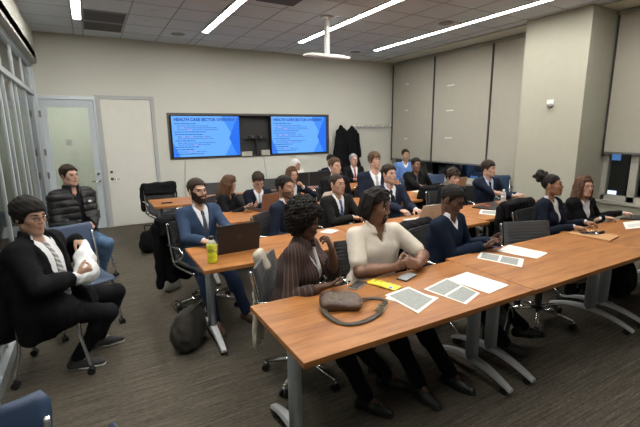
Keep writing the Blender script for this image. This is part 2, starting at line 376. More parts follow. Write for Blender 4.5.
# ================================================================== ROLLER SHADES
SH = [(7.06, 8.48, 1.03, 'roller shade beside the back wall corner, narrowest to the eye', 0), (5.53, 7.03, 1.03, 'wide roller shade second from the back corner', 0), (4.42, 5.50, 0.66, 'tall roller shade just left of the cream column', 0), (0.95, 3.37, 1.37, 'roller shade right of the column, at the right edge', 1)]
for (y0, y1, zb, l, h) in SH:
    t = empty('roller_shade', (XR-0.02, (y0+y1)/2, zb), 0, 'beige '+l, 'shade', 'beige roller shades'); D = (y1-y0)/2
    f = MB(); f.box(-0.003, 0.001, -D, D, 0.02, 3.36-zb); f.build('shade_fabric', SHADE, t)
    f = MB(); f.box(-0.010, 0.008, -D, D, -0.01, 0.022); f.build('bottom_bar', ALUD, t, bevel=0.003)
    for a_, b_ in ((-D-0.014, -D-0.002), (D+0.002, D+0.014)): f = MB(); f.box(-0.028, 0.012, a_, b_, -0.05, 3.36-zb); f.build('side_channel', mat('dark_channel', (0.05, 0.05, 0.045), 0.5), t)
    f = MB(); f.box(-0.05, 0.012, -D, D, 3.36-zb, 3.40-zb); f.build('head_box', WALLP, t)
for (y, z, l, k) in [(7.95, 2.87, 'topmost reflective tag on the shade nearest the back corner', .05), (7.95, 2.24, 'middle reflective tag on the shade nearest the back corner', .05), (7.95, 1.55, 'lowest reflective tag on the shade nearest the back corner', .05),
                     (6.55, 2.70, 'topmost reflective tag on the second shade', .10), (6.55, 2.17, 'middle reflective tag on the second shade', .10), (6.55, 1.58, 'lowest reflective tag on the second shade', .10)]:
    f = MB(); f.box(XR-0.030, XR-0.024, y-k, y+k, z-0.012, z+0.012); o = f.build('reflective_tag', WHITEG, None); tag(o, 'small white '+l, 'tag', 'reflective tags on the shades')
# ================================================================== SCREENS
m, nt, b = node_mat('screen_face')
tc = nt.nodes.new('ShaderNodeTexCoord'); sp = nt.nodes.new('ShaderNodeSeparateXYZ'); nt.links.new(tc.outputs['Object'], sp.inputs[0])
X, Z = sp.outputs[0], sp.outputs[2]
# right side chevrons: u = x + |z|*k
az = math_node(nt, 'ABSOLUTE', math_node(nt, 'SUBTRACT', Z, -0.04))
u1 = math_node(nt, 'ADD', X, math_node(nt, 'MULTIPLY', az, 0.55))
c1 = ramp(nt, math_node(nt, 'MULTIPLY_ADD', u1, 1.0, 0.0), [(0.0, (0.10, 0.34, 0.88)), (1.0, (0.10, 0.34, 0.88))])
def stepc(a, th): return math_node(nt, 'GREATER_THAN', a, th)
def mixc(f_, A, B):
    n = nt.nodes.new('ShaderNodeMix'); n.data_type = 'RGBA'; nt.links.new(f_, n.inputs[0])
    for i, v in ((6, A), (7, B)):
        if isinstance(v, tuple): n.inputs[i].default_value = v+(1,)
        else: nt.links.new(v, n.inputs[i])
    return n.outputs[2]
base = mixc(stepc(u1, 0.56), (0.13, 0.40, 0.93), (0.045, 0.26, 0.88))
u2 = math_node(nt, 'SUBTRACT', X, math_node(nt, 'MULTIPLY', az, 0.45))
base = mixc(stepc(u2, 0.46), base, (0.012, 0.15, 0.80))
u3 = math_node(nt, 'ADD', math_node(nt, 'MULTIPLY', X, -1), math_node(nt, 'MULTIPLY', Z, -0.45))
base = mixc(stepc(u3, 0.74), base, (0.03, 0.19, 0.85))
nt.links.new(base, b.inputs['Emission Color']); b.inputs['Emission Strength'].default_value = 0.95; b.inputs['Base Color'].default_value = (0.01, 0.01, 0.02, 1); b.inputs['Roughness'].default_value = 0.25
SCREEN = m
INK = mat('slide_ink', (0.01, 0.04, 0.20), 0.5, emit=(0.01, 0.06, 0.33), estr=0.9)
INKR = mat('slide_ink_red', (0.3, 0.05, 0.1), 0.5, emit=(0.45, 0.12, 0.45), estr=0.9)
def text(name, s, size, loc, m_, parent, rot=(math.pi/2, 0, 0), ext=0.0, align='LEFT', bold=0.0):
    c = bpy.data.curves.new(name, 'FONT'); c.body = s; c.size = size; c.align_x = align; c.extrude = ext; c.offset = bold; c.materials.append(m_)
    o = bpy.data.objects.new(name, c); COL.objects.link(o)
    dg = bpy.context.evaluated_depsgraph_get(); me = bpy.data.meshes.new_from_object(o.evaluated_get(dg)); bpy.data.objects.remove(o)
    o = bpy.data.objects.new(name, me); COL.objects.link(o); o.parent = parent; o.location = loc; o.rotation_euler = rot; return o
def screen(x0, x1, z0, z1, label):
    cx, cz = (x0+x1)/2, (z0+z1)/2; W, H_ = (x1-x0)/2, (z1-z0)/2
    t = empty('wall_screen', (cx, YB+0.02, cz), 0, label, 'screen', 'slide screens on the back wall')
    f = MB(); f.box(-W-0.018, W+0.018, -0.02, 0.05, -H_-0.03, H_+0.018); f.build('bezel', BLACKP, t, bevel=0.004)
    f = MB(); f.box(-W, W, -0.024, -0.0205, -H_, H_); f.build('display', SCREEN, t)
    text('slide_title', 'HEALTH CARE SECTOR OVERVIEW', 0.079, (-W+0.05, -0.027, H_-0.095), INK, t, bold=0.004)
    ln = []; rr = random.Random(3); z = H_-0.15
    for hd, rows in ((0.42, 3), (0.62, 0), (0.55, 2), (0.40, 2), (0.46, 0), (0.36, 1), (0.55, 2)):
        for k in range(rows+1):
            if z < -H_+0.03: break
            x = -W+0.05+(0.05 if k else 0.0); L_ = (hd if k == 0 else rr.uniform(0.55, 0.85)); xx = x
            while xx < x+L_:
                wl_ = rr.uniform(0.02, 0.075); ln.append((xx, min(xx+wl_, x+L_), z, 0.016 if k == 0 else 0.011, 1 if (k and rr.random() < 0.12) else 0)); xx += wl_+0.012
            z -= 0.037 if k else 0.045
        z -= 0.006
    f = MB()
    for (a, b_, z, h, mi) in ln: f.box(a, b_, -0.0262, -0.025, z-h/2, z+h/2, mi)
    f.build('slide_text', [INK, INKR], t)
screen(1.45, 2.825, 1.275, 2.085, 'wall screen left of the dark gap, showing a blue slide')
screen(3.57, 4.975, 1.275, 2.09, 'wall screen right of the dark gap, showing a blue slide')
t = empty('conference_camera', (3.22, YB+0.05, 1.25), 0, 'black conference camera on a stand between the two wall screens', 'camera')
f = MB(); f.box(-0.19, -0.02, -0.06, 0.02, 0.36, 0.44); f.box(0.02, 0.19, -0.06, 0.02, 0.36, 0.44); f.build('camera_body', BLACKP, t, bevel=0.01)
f = MB(); f.box(-0.02, 0.02, -0.04, 0.0, 0.0, 0.42); f.box(-0.09, 0.09, -0.07, 0.03, 0.0, 0.012); f.build('stand', BLACKP, t)
for x in (-0.10, 0.10):
    f = MB(); f.cyl((x, -0.06, 0.40), (0, -1, 0), 0.012, 0.024); f.build('lens', GREYL, t)
f = MB(); f.box(2.86, 3.10, YB, YB+0.10, 1.247, 1.34); o = f.build('equipment_box', SILLM, None, bevel=0.004); tag(o, 'low grey box on the niche ledge under the screens, left one', 'box')
f = MB(); f.box(3.32, 3.52, YB, YB+0.10, 1.247, 1.36); o = f.build('equipment_box', SILLM, None, bevel=0.004); tag(o, 'grey box on the niche ledge beside the right screen', 'box')
for (p_, l) in [([(1.66, YB-0.012, 1.22), (1.63, YB-0.012, 0.9), (1.62, YB-0.012, 0.55), (1.64, YB-0.012, 0.05)], 'thin grey cable hanging below the left wall screen'), ([(3.36, YB-0.012, 1.22), (3.38, YB-0.012, 1.0), (3.41, YB-0.012, 0.75), (3.38, YB-0.012, 0.05)], 'thin grey cable hanging below the gap between screens')]:
    f = MB(); f.tube(arc(p_), 0.006, 6); o = f.build('wall_cable', mat('grey_cable', (0.35, 0.35, 0.33), 0.6), None); tag(o, l, 'cable')
# coat hooks
t = empty('coat_rack', (6.28, YB-0.004, 1.85), 0, 'row of metal coat hooks on the back wall by the corner', 'coat rack')
f = MB(); f.box(-0.62, 0.60, -0.012, 0.0, -0.03, 0.0); f.build('rail', ALU, t)
for k in range(13):
    x = -0.58+k*0.095; f = MB(); f.tube([(x, -0.012, -0.02), (x+0.004, -0.07, -0.045), (x+0.008, -0.11, 0.0), (x+0.03, -0.13, 0.06)], 0.009, 6); f.build('hook', CHROME, t)
f = MB(); f.box(6.262, 6.28, 3.83, 3.93, 2.10, 2.19); f.lathe((6.255, 3.88, 2.11), [(0.0001, -0.045), (0.03, -0.04), (0.045, -0.01), (0.045, 0.02)], 14, 1)
o = f.build('motion_sensor', [WHITEG, mat('sensor_lens', (0.35, 0.34, 0.33), 0.3)], None); tag(o, 'small white sensor high on the cream column', 'sensor')
f = MB(); f.box(-0.36, -0.27, YB-0.008, YB-0.003, 1.56, 1.66); o = f.build('door_notice', mat('notice', (0.45, 0.45, 0.42), 0.6), None); tag(o, 'small grey notice on the glass of the glazed door', 'notice')
# ================================================================== TABLES
def make_table(x0, y0, W, D, label):
    t = empty('training_table', (x0+W/2, y0+D/2, 0), 0, label, 'table', 'training tables')
    f = MB(); f.box(-W/2, W/2, -D/2, D/2, 0.708, 0.74); f.build('tabletop', WOOD, t, bevel=0.003)
    f = MB(); f.box(-W/2+0.12, W/2-0.12, -0.03, 0.03, 0.655, 0.705); f.build('beam', GREYM, t)
    for sx in (-1, 1):
        x = sx*(W/2-0.115)
        lg = MB(); lg.tube([(x, 0, 0.10), (x, 0, 0.705)], [0.034, 0.034], 16, flat=((0, 1, 0), 1.5)); lg.box(x-0.05, x+0.05, -0.20, 0.20, 0.69, 0.707)
        lo = lg.build('leg', GREYM, t)
        ft = MB(); P = []; Lf = D/2-0.015
        for k in range(17):
            s_ = -1+k/8; P.append((s_*Lf, 0.135-0.085*abs(s_)**1.9, 0.036-0.012*abs(s_)))
        vs = []; fs = []
        for (yy, zz, ww) in P:
            th = 0.030-0.014*abs(yy)/Lf; vs += [(x-ww, yy, zz-th), (x+ww, yy, zz-th), (x+ww*0.75, yy, zz+0.006), (x-ww*0.75, yy, zz+0.006)]
        for i in range(16):
            for k in range(4): fs.append((i*4+k, i*4+(k+1) % 4, (i+1)*4+(k+1) % 4, (i+1)*4+k))
        fs += [(3, 2, 1, 0), (64, 65, 66, 67)]; ft.add(vs, fs, 0, False)
        fo = ft.build('foot', STEEL, lo, bevel=0.003)
        for sy in (-1, 1):
            c = MB()
            for dx in (-0.014, 0.014): c.cyl((x+dx-0.009, sy*(Lf-0.045), 0.026), (1, 0, 0), 0.018, 0.026, n=16)
            c.cyl((x, sy*(Lf-0.045), 0.026), (0, 0, 1), 0.034, 0.008, n=8); c.build('caster', BLACKP, lo)
    return t
T0 = make_table(0.724, 1.455, 1.650, 0.70, 'cherry wood table in the foreground with a brown leather bag on it')
make_table(2.380, 1.45, 1.60, 0.76, 'cherry wood table on the right with a tan folder at its far end')
make_table(3.986, 1.45, 1.66, 0.79, 'cherry wood table cut off by the right edge of the picture')
make_table(0.642, 2.92, 1.56, 0.70, 'cherry wood table carrying a yellow drink bottle and black laptop')
make_table(2.21, 2.92, 1.60, 0.72, 'cherry wood table in the middle with a pale open laptop')
make_table(3.82, 2.99, 1.76, 0.76, 'cherry wood table with a clear water bottle and black folder')
make_table(1.02, 4.42, 1.60, 0.70, 'cherry wood table with a brown laptop, behind the man in blue suit')
make_table(2.63, 4.42, 1.60, 0.70, 'cherry wood table behind the man in black suit, largely hidden')
make_table(4.24, 4.48, 1.60, 0.72, 'cherry wood table in front of man in black shirt, loose paper on it')
make_table(0.70, 5.98, 1.62, 0.72, 'cherry wood table in the back left with only a phone on it')
make_table(2.33, 5.98, 1.60, 0.70, 'cherry wood table at the back with black monitors')
make_table(3.94, 5.98, 1.60, 0.70, 'cherry wood table at the back before the grey haired man')
# ================================================================== CHAIRS
def ribsheet(prof, W, pitch=0.03, amp=0.006, th=0.028, nx=9, curve=0.02):
    # prof: polyline [(y,z)]; returns grid for sheet with horizontal ribs
    P = np.array(arc([(0, a, b_) for a, b_ in prof], 12)); d = np.r_[0, np.cumsum(np.linalg.norm(np.diff(P, axis=0), axis=1))]
    n = int(d[-1]/pitch*4)+1; s_ = np.linspace(0, d[-1], n); Y = np.interp(s_, d, P[:, 1]); Zz = np.interp(s_, d, P[:, 2])
    dy = np.gradient(Y); dz = np.gradient(Zz); l = np.hypot(dy, dz); ny, nz = -dz/l, dy/l
    off = amp*np.abs(np.sin(math.pi*s_/pitch)); G = np.zeros((nx, n, 3))
    for i in range(nx):
        x = -W/2+W*i/(nx-1); bow = curve*((2*x/W)**2)
        G[i, :, 0] = x; G[i, :, 1] = Y+ny*(off+bow); G[i, :, 2] = Zz+nz*(off+bow)
    return G
def make_office_chair(leather):
    t = empty('office_chair', (0, 0, 0))
    f = MB(); f.sheet(ribsheet([(-0.24, 0.435), (-0.20, 0.462), (0.0, 0.452), (0.19, 0.455)], 0.46), 0.022); f.build('seat', leather, t)
    f = MB(); f.sheet(ribsheet([(0.21, 0.475), (0.245, 0.56), (0.270, 0.71), (0.305, 0.87)], 0.46), 0.022); f.build('backrest', leather, t)
    for sx in (-1, 1):
        x = sx*0.245; f = MB(); f.tube(arc([(x, -0.22, 0.445), (x, 0.0, 0.44), (x, 0.19, 0.455), (x, 0.245, 0.58), (x, 0.275, 0.73), (x, 0.302, 0.86)], 5), 0.013, 8); f.build('side_rail', CHROME, t)
        f = MB(); f.tube(arc([(x, 0.13, 0.45), (x+sx*0.05, 0.10, 0.50), (x+sx*0.055, -0.10, 0.60), (x+sx*0.055, -0.07, 0.665), (x+sx*0.055, 0.10, 0.67), (x+sx*0.045, 0.22, 0.665), (x, 0.275, 0.64)], 6), 0.012, 8); f.build('armrest', CHROME, t)
    f = MB(); f.cyl((0, 0, 0.10), (0, 0, 1), 0.17, 0.030); f.cyl((0, 0, 0.25), (0, 0, 1), 0.17, 0.018); f.box(-0.13, 0.13, -0.05, 0.05, 0.405, 0.43); f.build('gas_column', BLACKP, t)
    f = MB()
    for k in range(5):
        a = math.radians(90+72*k); c, s_ = math.cos(a), math.sin(a); f.tube([(0.02*c, 0.02*s_, 0.115), (0.15*c, 0.15*s_, 0.105), (0.30*c, 0.30*s_, 0.075)], [0.022, 0.018, 0.013], 8)
    b0 = f.build('star_base', CHROME, t)
    for k in range(5):
        a = math.radians(90+72*k); c, s_ = math.cos(a), math.sin(a); f = MB()
        for d in (-0.016, 0.016): f.cyl((0.30*c-s_*(d-0.008), 0.30*s_+c*(d-0.008), 0.027), (-s_, c, 0), 0.016, 0.027, n=14)
        f.cyl((0.30*c, 0.30*s_, 0.03), (0, 0, 1), 0.045, 0.010, n=8, mi=1); f.build('caster', [BLACKP, CHROME], t)
    return t
def make_blue_chair():
    t = empty('training_chair', (0, 0, 0))
    nx, ny = 11, 12; G = np.zeros((nx, ny, 3))
    for i in range(nx):
        for j in range(ny):
            u = -1+2*i/(nx-1); v = j/(ny-1); y = -0.23+0.43*v
            G[i, j] = (u*0.225*(1-0.06*v), y, 0.452+0.012*u*u-0.015*math.sin(math.pi*v)-(0.02*(1-v/0.15)**2 if v < 0.15 else 0))
    f = MB(); f.sheet(G, 0.012); f.build('seat', BLUEP, t)
    G = np.zeros((nx, ny, 3))
    for i in range(nx):
        for j in range(ny):
            u = -1+2*i/(nx-1); v = j/(ny-1); wd = 0.215+0.02*v-(0.03*max(0, (v-0.85)/0.15)**2)
            G[i, j] = (u*wd, 0.235+0.10*v-0.045*(1-u*u), 0.57+0.33*v)
    f = MB(); f.sheet(G, 0.012); f.build('backrest', BLUEP, t)
    for sx in (-1, 1):
        x = sx*0.215
        f = MB(); f.tube(arc([(sx*0.235, -0.235, 0.065), (x, -0.19, 0.30), (sx*0.205, -0.165, 0.43), (sx*0.205, 0.05, 0.432)], 6), 0.0125, 8); f.build('leg', GREYTUBE, t)
        f = MB(); f.tube(arc([(sx*0.235, 0.235, 0.065), (x, 0.19, 0.28), (sx*0.21, 0.19, 0.43), (sx*0.215, 0.225, 0.60), (sx*0.215, 0.30, 0.82)], 6), 0.0125, 8); f.build('leg', GREYTUBE, t)
        for y in (-0.235, 0.235):
            f = MB()
            for d in (-0.014, 0.014): f.cyl((sx*0.235+d-0.008, y, 0.027), (1, 0, 0), 0.016, 0.027, n=14)
            f.cyl((sx*0.235, y, 0.03), (0, 0, 1), 0.045, 0.010, n=8); f.build('caster', BLACKP, t)
    f = MB(); f.tube([(-0.205, 0.05, 0.425), (0.205, 0.05, 0.425)], 0.010, 8); f.tube([(-0.205, -0.13, 0.425), (0.205, -0.13, 0.425)], 0.010, 8); f.build('cross_bar', GREYTUBE, t)
    return t
PROTO = {}
def chair(kind, x, y, phi, label, group, z=0.0):
    # phi: direction the sitter faces, degrees, 0 = towards -y, 90 = towards +x
    if kind not in PROTO:
        PROTO[kind] = {'black': lambda: make_office_chair(BLACKL), 'grey': lambda: make_office_chair(GREYL), 'blue': make_blue_chair}[kind](); o = PROTO[kind]
    else: o = copy_tree(PROTO[kind])
    o.location = (x, y, z); o.rotation_euler = (0, 0, math.radians(phi)); tag(o, label, 'chair', group); return o

# ================================================================== PEOPLE: implicit surfaces -> meshes
def nrm(v): v = np.asarray(v, float); return v/(np.linalg.norm(v)+1e-12)
class Cone:
    def __init__(s, a, b_, r1, r2, k=0.02, flat=None):
        s.a = np.array(a, float); s.b = np.array(b_, float); s.r1 = r1; s.r2 = r2; s.k = k; s.flat = flat
    def box(s, e): R_ = max(s.r1, s.r2)+e; return np.minimum(s.a, s.b)-R_, np.maximum(s.a, s.b)+R_
    def d(s, X, Y, Z):
        a = s.a; v = s.b-a; px, py, pz = X-a[0], Y-a[1], Z-a[2]; q = 1.0
        if s.flat is not None:
            n, q = s.flat; t = (q-1)*(px*n[0]+py*n[1]+pz*n[2]); px = px+n[0]*t; py = py+n[1]*t; pz = pz+n[2]*t; v = v+np.array(n)*(q-1)*(v@np.array(n))
        L = v@v+1e-12; t = np.clip((px*v[0]+py*v[1]+pz*v[2])/L, 0, 1)
        dd = np.sqrt((px-v[0]*t)**2+(py-v[1]*t)**2+(pz-v[2]*t)**2)-(s.r1+(s.r2-s.r1)*t)
        return dd/(1+(q-1)*0.45)
class Ell:
    def __init__(s, c, ax, r, k=0.03): s.c = np.array(c, float); s.ax = [np.array(a, float) for a in ax]; s.r = np.array(r, float); s.k = k
    def box(s, e): R_ = s.r.max()+e; return s.c-R_, s.c+R_
    def d(s, X, Y, Z):
        px, py, pz = X-s.c[0], Y-s.c[1], Z-s.c[2]; q = [px*a[0]+py*a[1]+pz*a[2] for a in s.ax]
        k0 = np.sqrt(sum((q[i]/s.r[i])**2 for i in range(3)))+1e-9; k1 = np.sqrt(sum((q[i]/s.r[i]**2)**2 for i in range(3)))+1e-9
        return k0*(k0-1)/k1
def smin(a, b_, k): h = np.maximum(k-np.abs(a-b_), 0)/k; return np.minimum(a, b_)-h*h*k*0.25
class Field:
    def __init__(s, lo, hi, h):
        s.lo = np.array(lo, float); s.h = h; n = np.maximum(np.ceil((np.array(hi)-s.lo)/h).astype(int)+1, 3); s.n = n
        s.X = (s.lo[0]+h*np.arange(n[0]))[:, None, None]; s.Y = (s.lo[1]+h*np.arange(n[1]))[None, :, None]; s.Z = (s.lo[2]+h*np.arange(n[2]))[None, None, :]
        s.F = np.full(tuple(n), 0.25)
    def sub(s, lo, hi):
        i0 = np.clip(np.floor((lo-s.lo)/s.h).astype(int), 0, s.n); i1 = np.clip(np.ceil((hi-s.lo)/s.h).astype(int)+1, 0, s.n); return i0, i1
    def add(s, prims, infl=0.0, kk=None):
        for p in prims:
            k = p.k if kk is None else kk
            lo, hi = p.box(infl+k+0.03); i0, i1 = s.sub(lo, hi)
            if (i1 <= i0).any(): continue
            sl = tuple(slice(a, b_) for a, b_ in zip(i0, i1))
            d = p.d(s.X[sl[0]], s.Y[:, sl[1]], s.Z[:, :, sl[2]])-infl
            s.F[sl] = smin(s.F[sl], d, k)
        return s
    def cut(s, prims, k=0.01, infl=0.0):
        for p in prims:
            lo, hi = p.box(infl+k+0.02); i0, i1 = s.sub(lo, hi)
            if (i1 <= i0).any(): continue
            sl = tuple(slice(a, b_) for a, b_ in zip(i0, i1))
            d = p.d(s.X[sl[0]], s.Y[:, sl[1]], s.Z[:, :, sl[2]])-infl
            s.F[sl] = -smin(-s.F[sl], d, k)
        return s
    def loc(s, c, ax): 
        px, py, pz = s.X-c[0], s.Y-c[1], s.Z-c[2]
        return [px*a[0]+py*a[1]+pz*a[2] for a in ax]
    def wob(s, amp, fr, seed=0):
        r = np.random.RandomState(seed); t = 0
        for _ in range(5):
            w = r.normal(size=3); w *= fr/np.linalg.norm(w)*r.uniform(0.6, 1.5); t = t+np.sin(s.X*w[0]+s.Y*w[1]+s.Z*w[2]+r.uniform(0, 6))
        s.F += amp*t/2.2; return s
    def mesh(s):
        F = s.F; n = F.shape; ins = F < 0
        if not ins.any(): return np.zeros((0, 3)), np.zeros((0, 4), int)
        c = [ins[a:n[0]-1+a, b_:n[1]-1+b_, d:n[2]-1+d] for a in (0, 1) for b_ in (0, 1) for d in (0, 1)]
        sm = sum(x.astype(np.int8) for x in c); act = (sm > 0) & (sm < 8); idx = np.argwhere(act)
        ids = np.full(act.shape, -1, int); ids[act] = np.arange(len(idx))
        off = np.array([(a, b_, d) for a in (0, 1) for b_ in (0, 1) for d in (0, 1)])
        V = np.stack([F[idx[:, 0]+o[0], idx[:, 1]+o[1], idx[:, 2]+o[2]] for o in off], 1)
        acc = np.zeros((len(idx), 3)); cnt = np.zeros(len(idx))
        for i in range(8):
            for j in range(i+1, 8):
                if abs(off[i]-off[j]).sum() != 1: continue
                m_ = (V[:, i] < 0) != (V[:, j] < 0); t = V[:, i]/np.where(m_, V[:, i]-V[:, j], 1)
                P = off[i]+(off[j]-off[i])*t[:, None]; acc[m_] += P[m_]; cnt[m_] += 1
        verts = s.lo+s.h*(idx+acc/cnt[:, None]); quads = []
        for ax in range(3):
            a, b_ = [(1, 2), (2, 0), (0, 1)][ax]
            sl0 = [slice(1, n[k]-1) for k in range(3)]; sl0[ax] = slice(0, n[ax]-1); sl1 = list(sl0); sl1[ax] = slice(1, n[ax])
            A, B = ins[tuple(sl0)], ins[tuple(sl1)]; e = np.argwhere(A != B)
            if not len(e): continue
            fl = A[e[:, 0], e[:, 1], e[:, 2]]; base = e.copy()
            for k in range(3):
                if k != ax: base[:, k] += 1
            q = []
            for da, db in ((0, 0), (1, 0), (1, 1), (0, 1)):
                p = base.copy(); p[:, a] -= da; p[:, b_] -= db; q.append(ids[p[:, 0], p[:, 1], p[:, 2]])
            q = np.stack(q, 1); q[~fl] = q[~fl][:, ::-1]; quads.append(q)
        return verts, np.concatenate(quads)
def fast_link(name, parts, mats, parent, org, mis=None):
    vs = []; fs = []; mi = []; o = 0
    for i, (v, f) in enumerate(parts):
        if len(v) == 0: continue
        vs.append(v); fs.append(f+o); o += len(v); mi += [(mis[i] if mis else 0)]*len(f)
    if not vs: return None
    v = np.concatenate(vs)-np.array(org); f = np.concatenate(fs); me = bpy.data.meshes.new(name)
    me.vertices.add(len(v)); me.vertices.foreach_set('co', v.astype(np.float32).ravel())
    me.loops.add(len(f)*4); me.loops.foreach_set('vertex_index', f.astype(np.int32).ravel())
    me.polygons.add(len(f)); me.polygons.foreach_set('loop_start', np.arange(0, len(f)*4, 4, dtype=np.int32))
    try: me.polygons.foreach_set('loop_total', np.full(len(f), 4, dtype=np.int32))
    except Exception: pass
    for m_ in (mats if isinstance(mats, list) else [mats]): me.materials.append(m_)
    me.polygons.foreach_set('material_index', np.array(mi, dtype=np.int32))
    me.polygons.foreach_set('use_smooth', np.ones(len(f), dtype=bool)); me.update(calc_edges=True); me.validate()
    ob = bpy.data.objects.new(name, me); COL.objects.link(ob); ob.parent = parent; return ob
def bbox_of(prims, e):
    lo = np.min([p.box(e)[0] for p in prims], 0); hi = np.max([p.box(e)[1] for p in prims], 0); return lo, hi
def ik(S, W, a, b_, pole):
    S = np.array(S, float); W = np.array(W, float); v = W-S; d = np.linalg.norm(v); dm = (a+b_)*0.985
    if d > dm: W = S+v/d*dm; d = dm
    d = max(d, abs(a-b_)+0.02); n = nrm(W-S); t = (a*a-b_*b_+d*d)/(2*d); hgt = math.sqrt(max(a*a-t*t, 1e-5))
    p = np.array(pole, float); p = nrm(p-n*(p@n)); return S+n*t+p*hgt, W
Zv = np.array([0, 0, 1.0])
def fdir(deg): a = math.radians(deg); return np.array([math.sin(a), -math.cos(a), 0])
def ldir(deg): a = math.radians(deg); return np.array([math.cos(a), math.sin(a), 0])
SKIN = {'fair': mat('skin_fair', (0.50, 0.30, 0.22), 0.5, var=0.06, vscale=30), 'light': mat('skin_light', (0.42, 0.245, 0.165), 0.5, var=0.06, vscale=30),
        'olive': mat('skin_olive', (0.34, 0.185, 0.115), 0.5, var=0.06, vscale=30), 'brown': mat('skin_brown', (0.20, 0.098, 0.060), 0.45, var=0.08, vscale=30),
        'dark': mat('skin_dark', (0.098, 0.048, 0.031), 0.42, var=0.08, vscale=30), 'tan': mat('skin_tan', (0.27, 0.135, 0.08), 0.48, var=0.06, vscale=30)}
def hm(n, c): return mat(n, c, 0.62, var=0.35, vscale=60, bump=0.5, bscale=260, stretch=(1, 1, 0.35), spec=0.18)
HAIR = {'black': hm('hair_black', (0.012, 0.010, 0.009)), 'dark': hm('hair_dark_brown', (0.030, 0.019, 0.013)), 'brown': hm('hair_brown', (0.075, 0.043, 0.025)),
        'light': hm('hair_light_brown', (0.10, 0.060, 0.036)), 'grey': hm('hair_grey', (0.30, 0.30, 0.30)), 'long': hm('hair_long_brown', (0.085, 0.045, 0.025))}
EYEW = mat('eye_white', (0.62, 0.60, 0.57), 0.25); IRIS = mat('eye_iris', (0.03, 0.018, 0.012), 0.2)
LIPS = {'fair': mat('lips_fair', (0.42, 0.17, 0.14), 0.45), 'light': mat('lips_light', (0.36, 0.15, 0.12), 0.45), 'olive': mat('lips_olive', (0.27, 0.11, 0.09), 0.45),
        'brown': mat('lips_brown', (0.15, 0.055, 0.042), 0.4), 'dark': mat('lips_dark', (0.085, 0.032, 0.028), 0.4), 'tan': mat('lips_tan', (0.22, 0.085, 0.065), 0.4)}
def cloth(n, c, b_=0.3, sc=350, rough=0.85, var=0.08): return mat(n, c, rough, bump=b_, bscale=sc, var=var, vscale=12, spec=0.12)
NAVY = cloth('navy_wool', (0.014, 0.019, 0.036)); DNAVY = cloth('dark_navy_wool', (0.009, 0.012, 0.022)); BLUESUIT = cloth('blue_suit_wool', (0.036, 0.060, 0.112)); BLKSUIT = cloth('black_suit_wool', (0.009, 0.009, 0.010))
CHARC = cloth('charcoal_wool', (0.014, 0.014, 0.014)); BLKC = cloth('black_knit', (0.008, 0.008, 0.010)); WSHIRT = cloth('white_shirt', (0.66, 0.67, 0.70), 0.1, var=0.02); CREAM = cloth('cream_knit', (0.76, 0.70, 0.60), 0.5, 700, var=0.03)
BSHIRT = cloth('pale_blue_shirt', (0.42, 0.50, 0.66), 0.1); BSWEAT = cloth('light_blue_sweater', (0.12, 0.23, 0.50), 0.4); KNAVY = cloth('navy_knit', (0.010, 0.017, 0.036), 0.5, 500)
JEANS = cloth('blue_denim', (0.085, 0.15, 0.25), 0.4, 300, var=0.35); BTROU = cloth('black_trouser', (0.008, 0.008, 0.010)); NTROU = cloth('navy_trouser', (0.012, 0.016, 0.03))
SHOEB = mat('black_shoe_leather', (0.012, 0.012, 0.012), 0.35, bump=0.1); SHOEBR = mat('brown_shoe_leather', (0.10, 0.045, 0.028), 0.35); DSNEAK = mat('dark_sneaker', (0.03, 0.03, 0.032), 0.7)
SNEAK = mat('light_sneaker', (0.42, 0.41, 0.36), 0.7, var=0.3, vscale=40); SOLEW = mat('white_sole', (0.6, 0.6, 0.57), 0.6)
def stripe_mat(name, c1, c2, sc, axis=(1, 0, 0)):
    m, nt, b = node_mat(name); v = mapping(nt, (1, 1, 1)); sp = nt.nodes.new('ShaderNodeSeparateXYZ'); nt.links.new(v, sp.inputs[0])
    a = None
    for i in range(3):
        if axis[i]:
            t = math_node(nt, 'MULTIPLY', sp.outputs[i], axis[i]*sc); a = t if a is None else math_node(nt, 'ADD', a, t)
    s_ = math_node(nt, 'SINE', a); nt.links.new(ramp(nt, math_node(nt, 'MULTIPLY_ADD', s_, 0.5, 0.5), [(0.72, c1), (0.9, c2)]), b.inputs['Base Color']); b.inputs['Roughness'].default_value = 0.8; return m
m, nt, b = node_mat('brown_pinstripe'); v = mapping(nt); sp = nt.nodes.new('ShaderNodeSeparateXYZ'); nt.links.new(v, sp.inputs[0])
ang = math_node(nt, 'ARCTAN2', sp.outputs[1], sp.outputs[0]); sn = math_node(nt, 'SINE', math_node(nt, 'MULTIPLY', ang, 60.0))
nt.links.new(ramp(nt, math_node(nt, 'MULTIPLY_ADD', sn, 0.5, 0.5), [(0.70, (0.034, 0.018, 0.015)), (0.95, (0.10, 0.058, 0.05))]), b.inputs['Base Color']); b.inputs['Roughness'].default_value = 0.85; STRIPEB = m
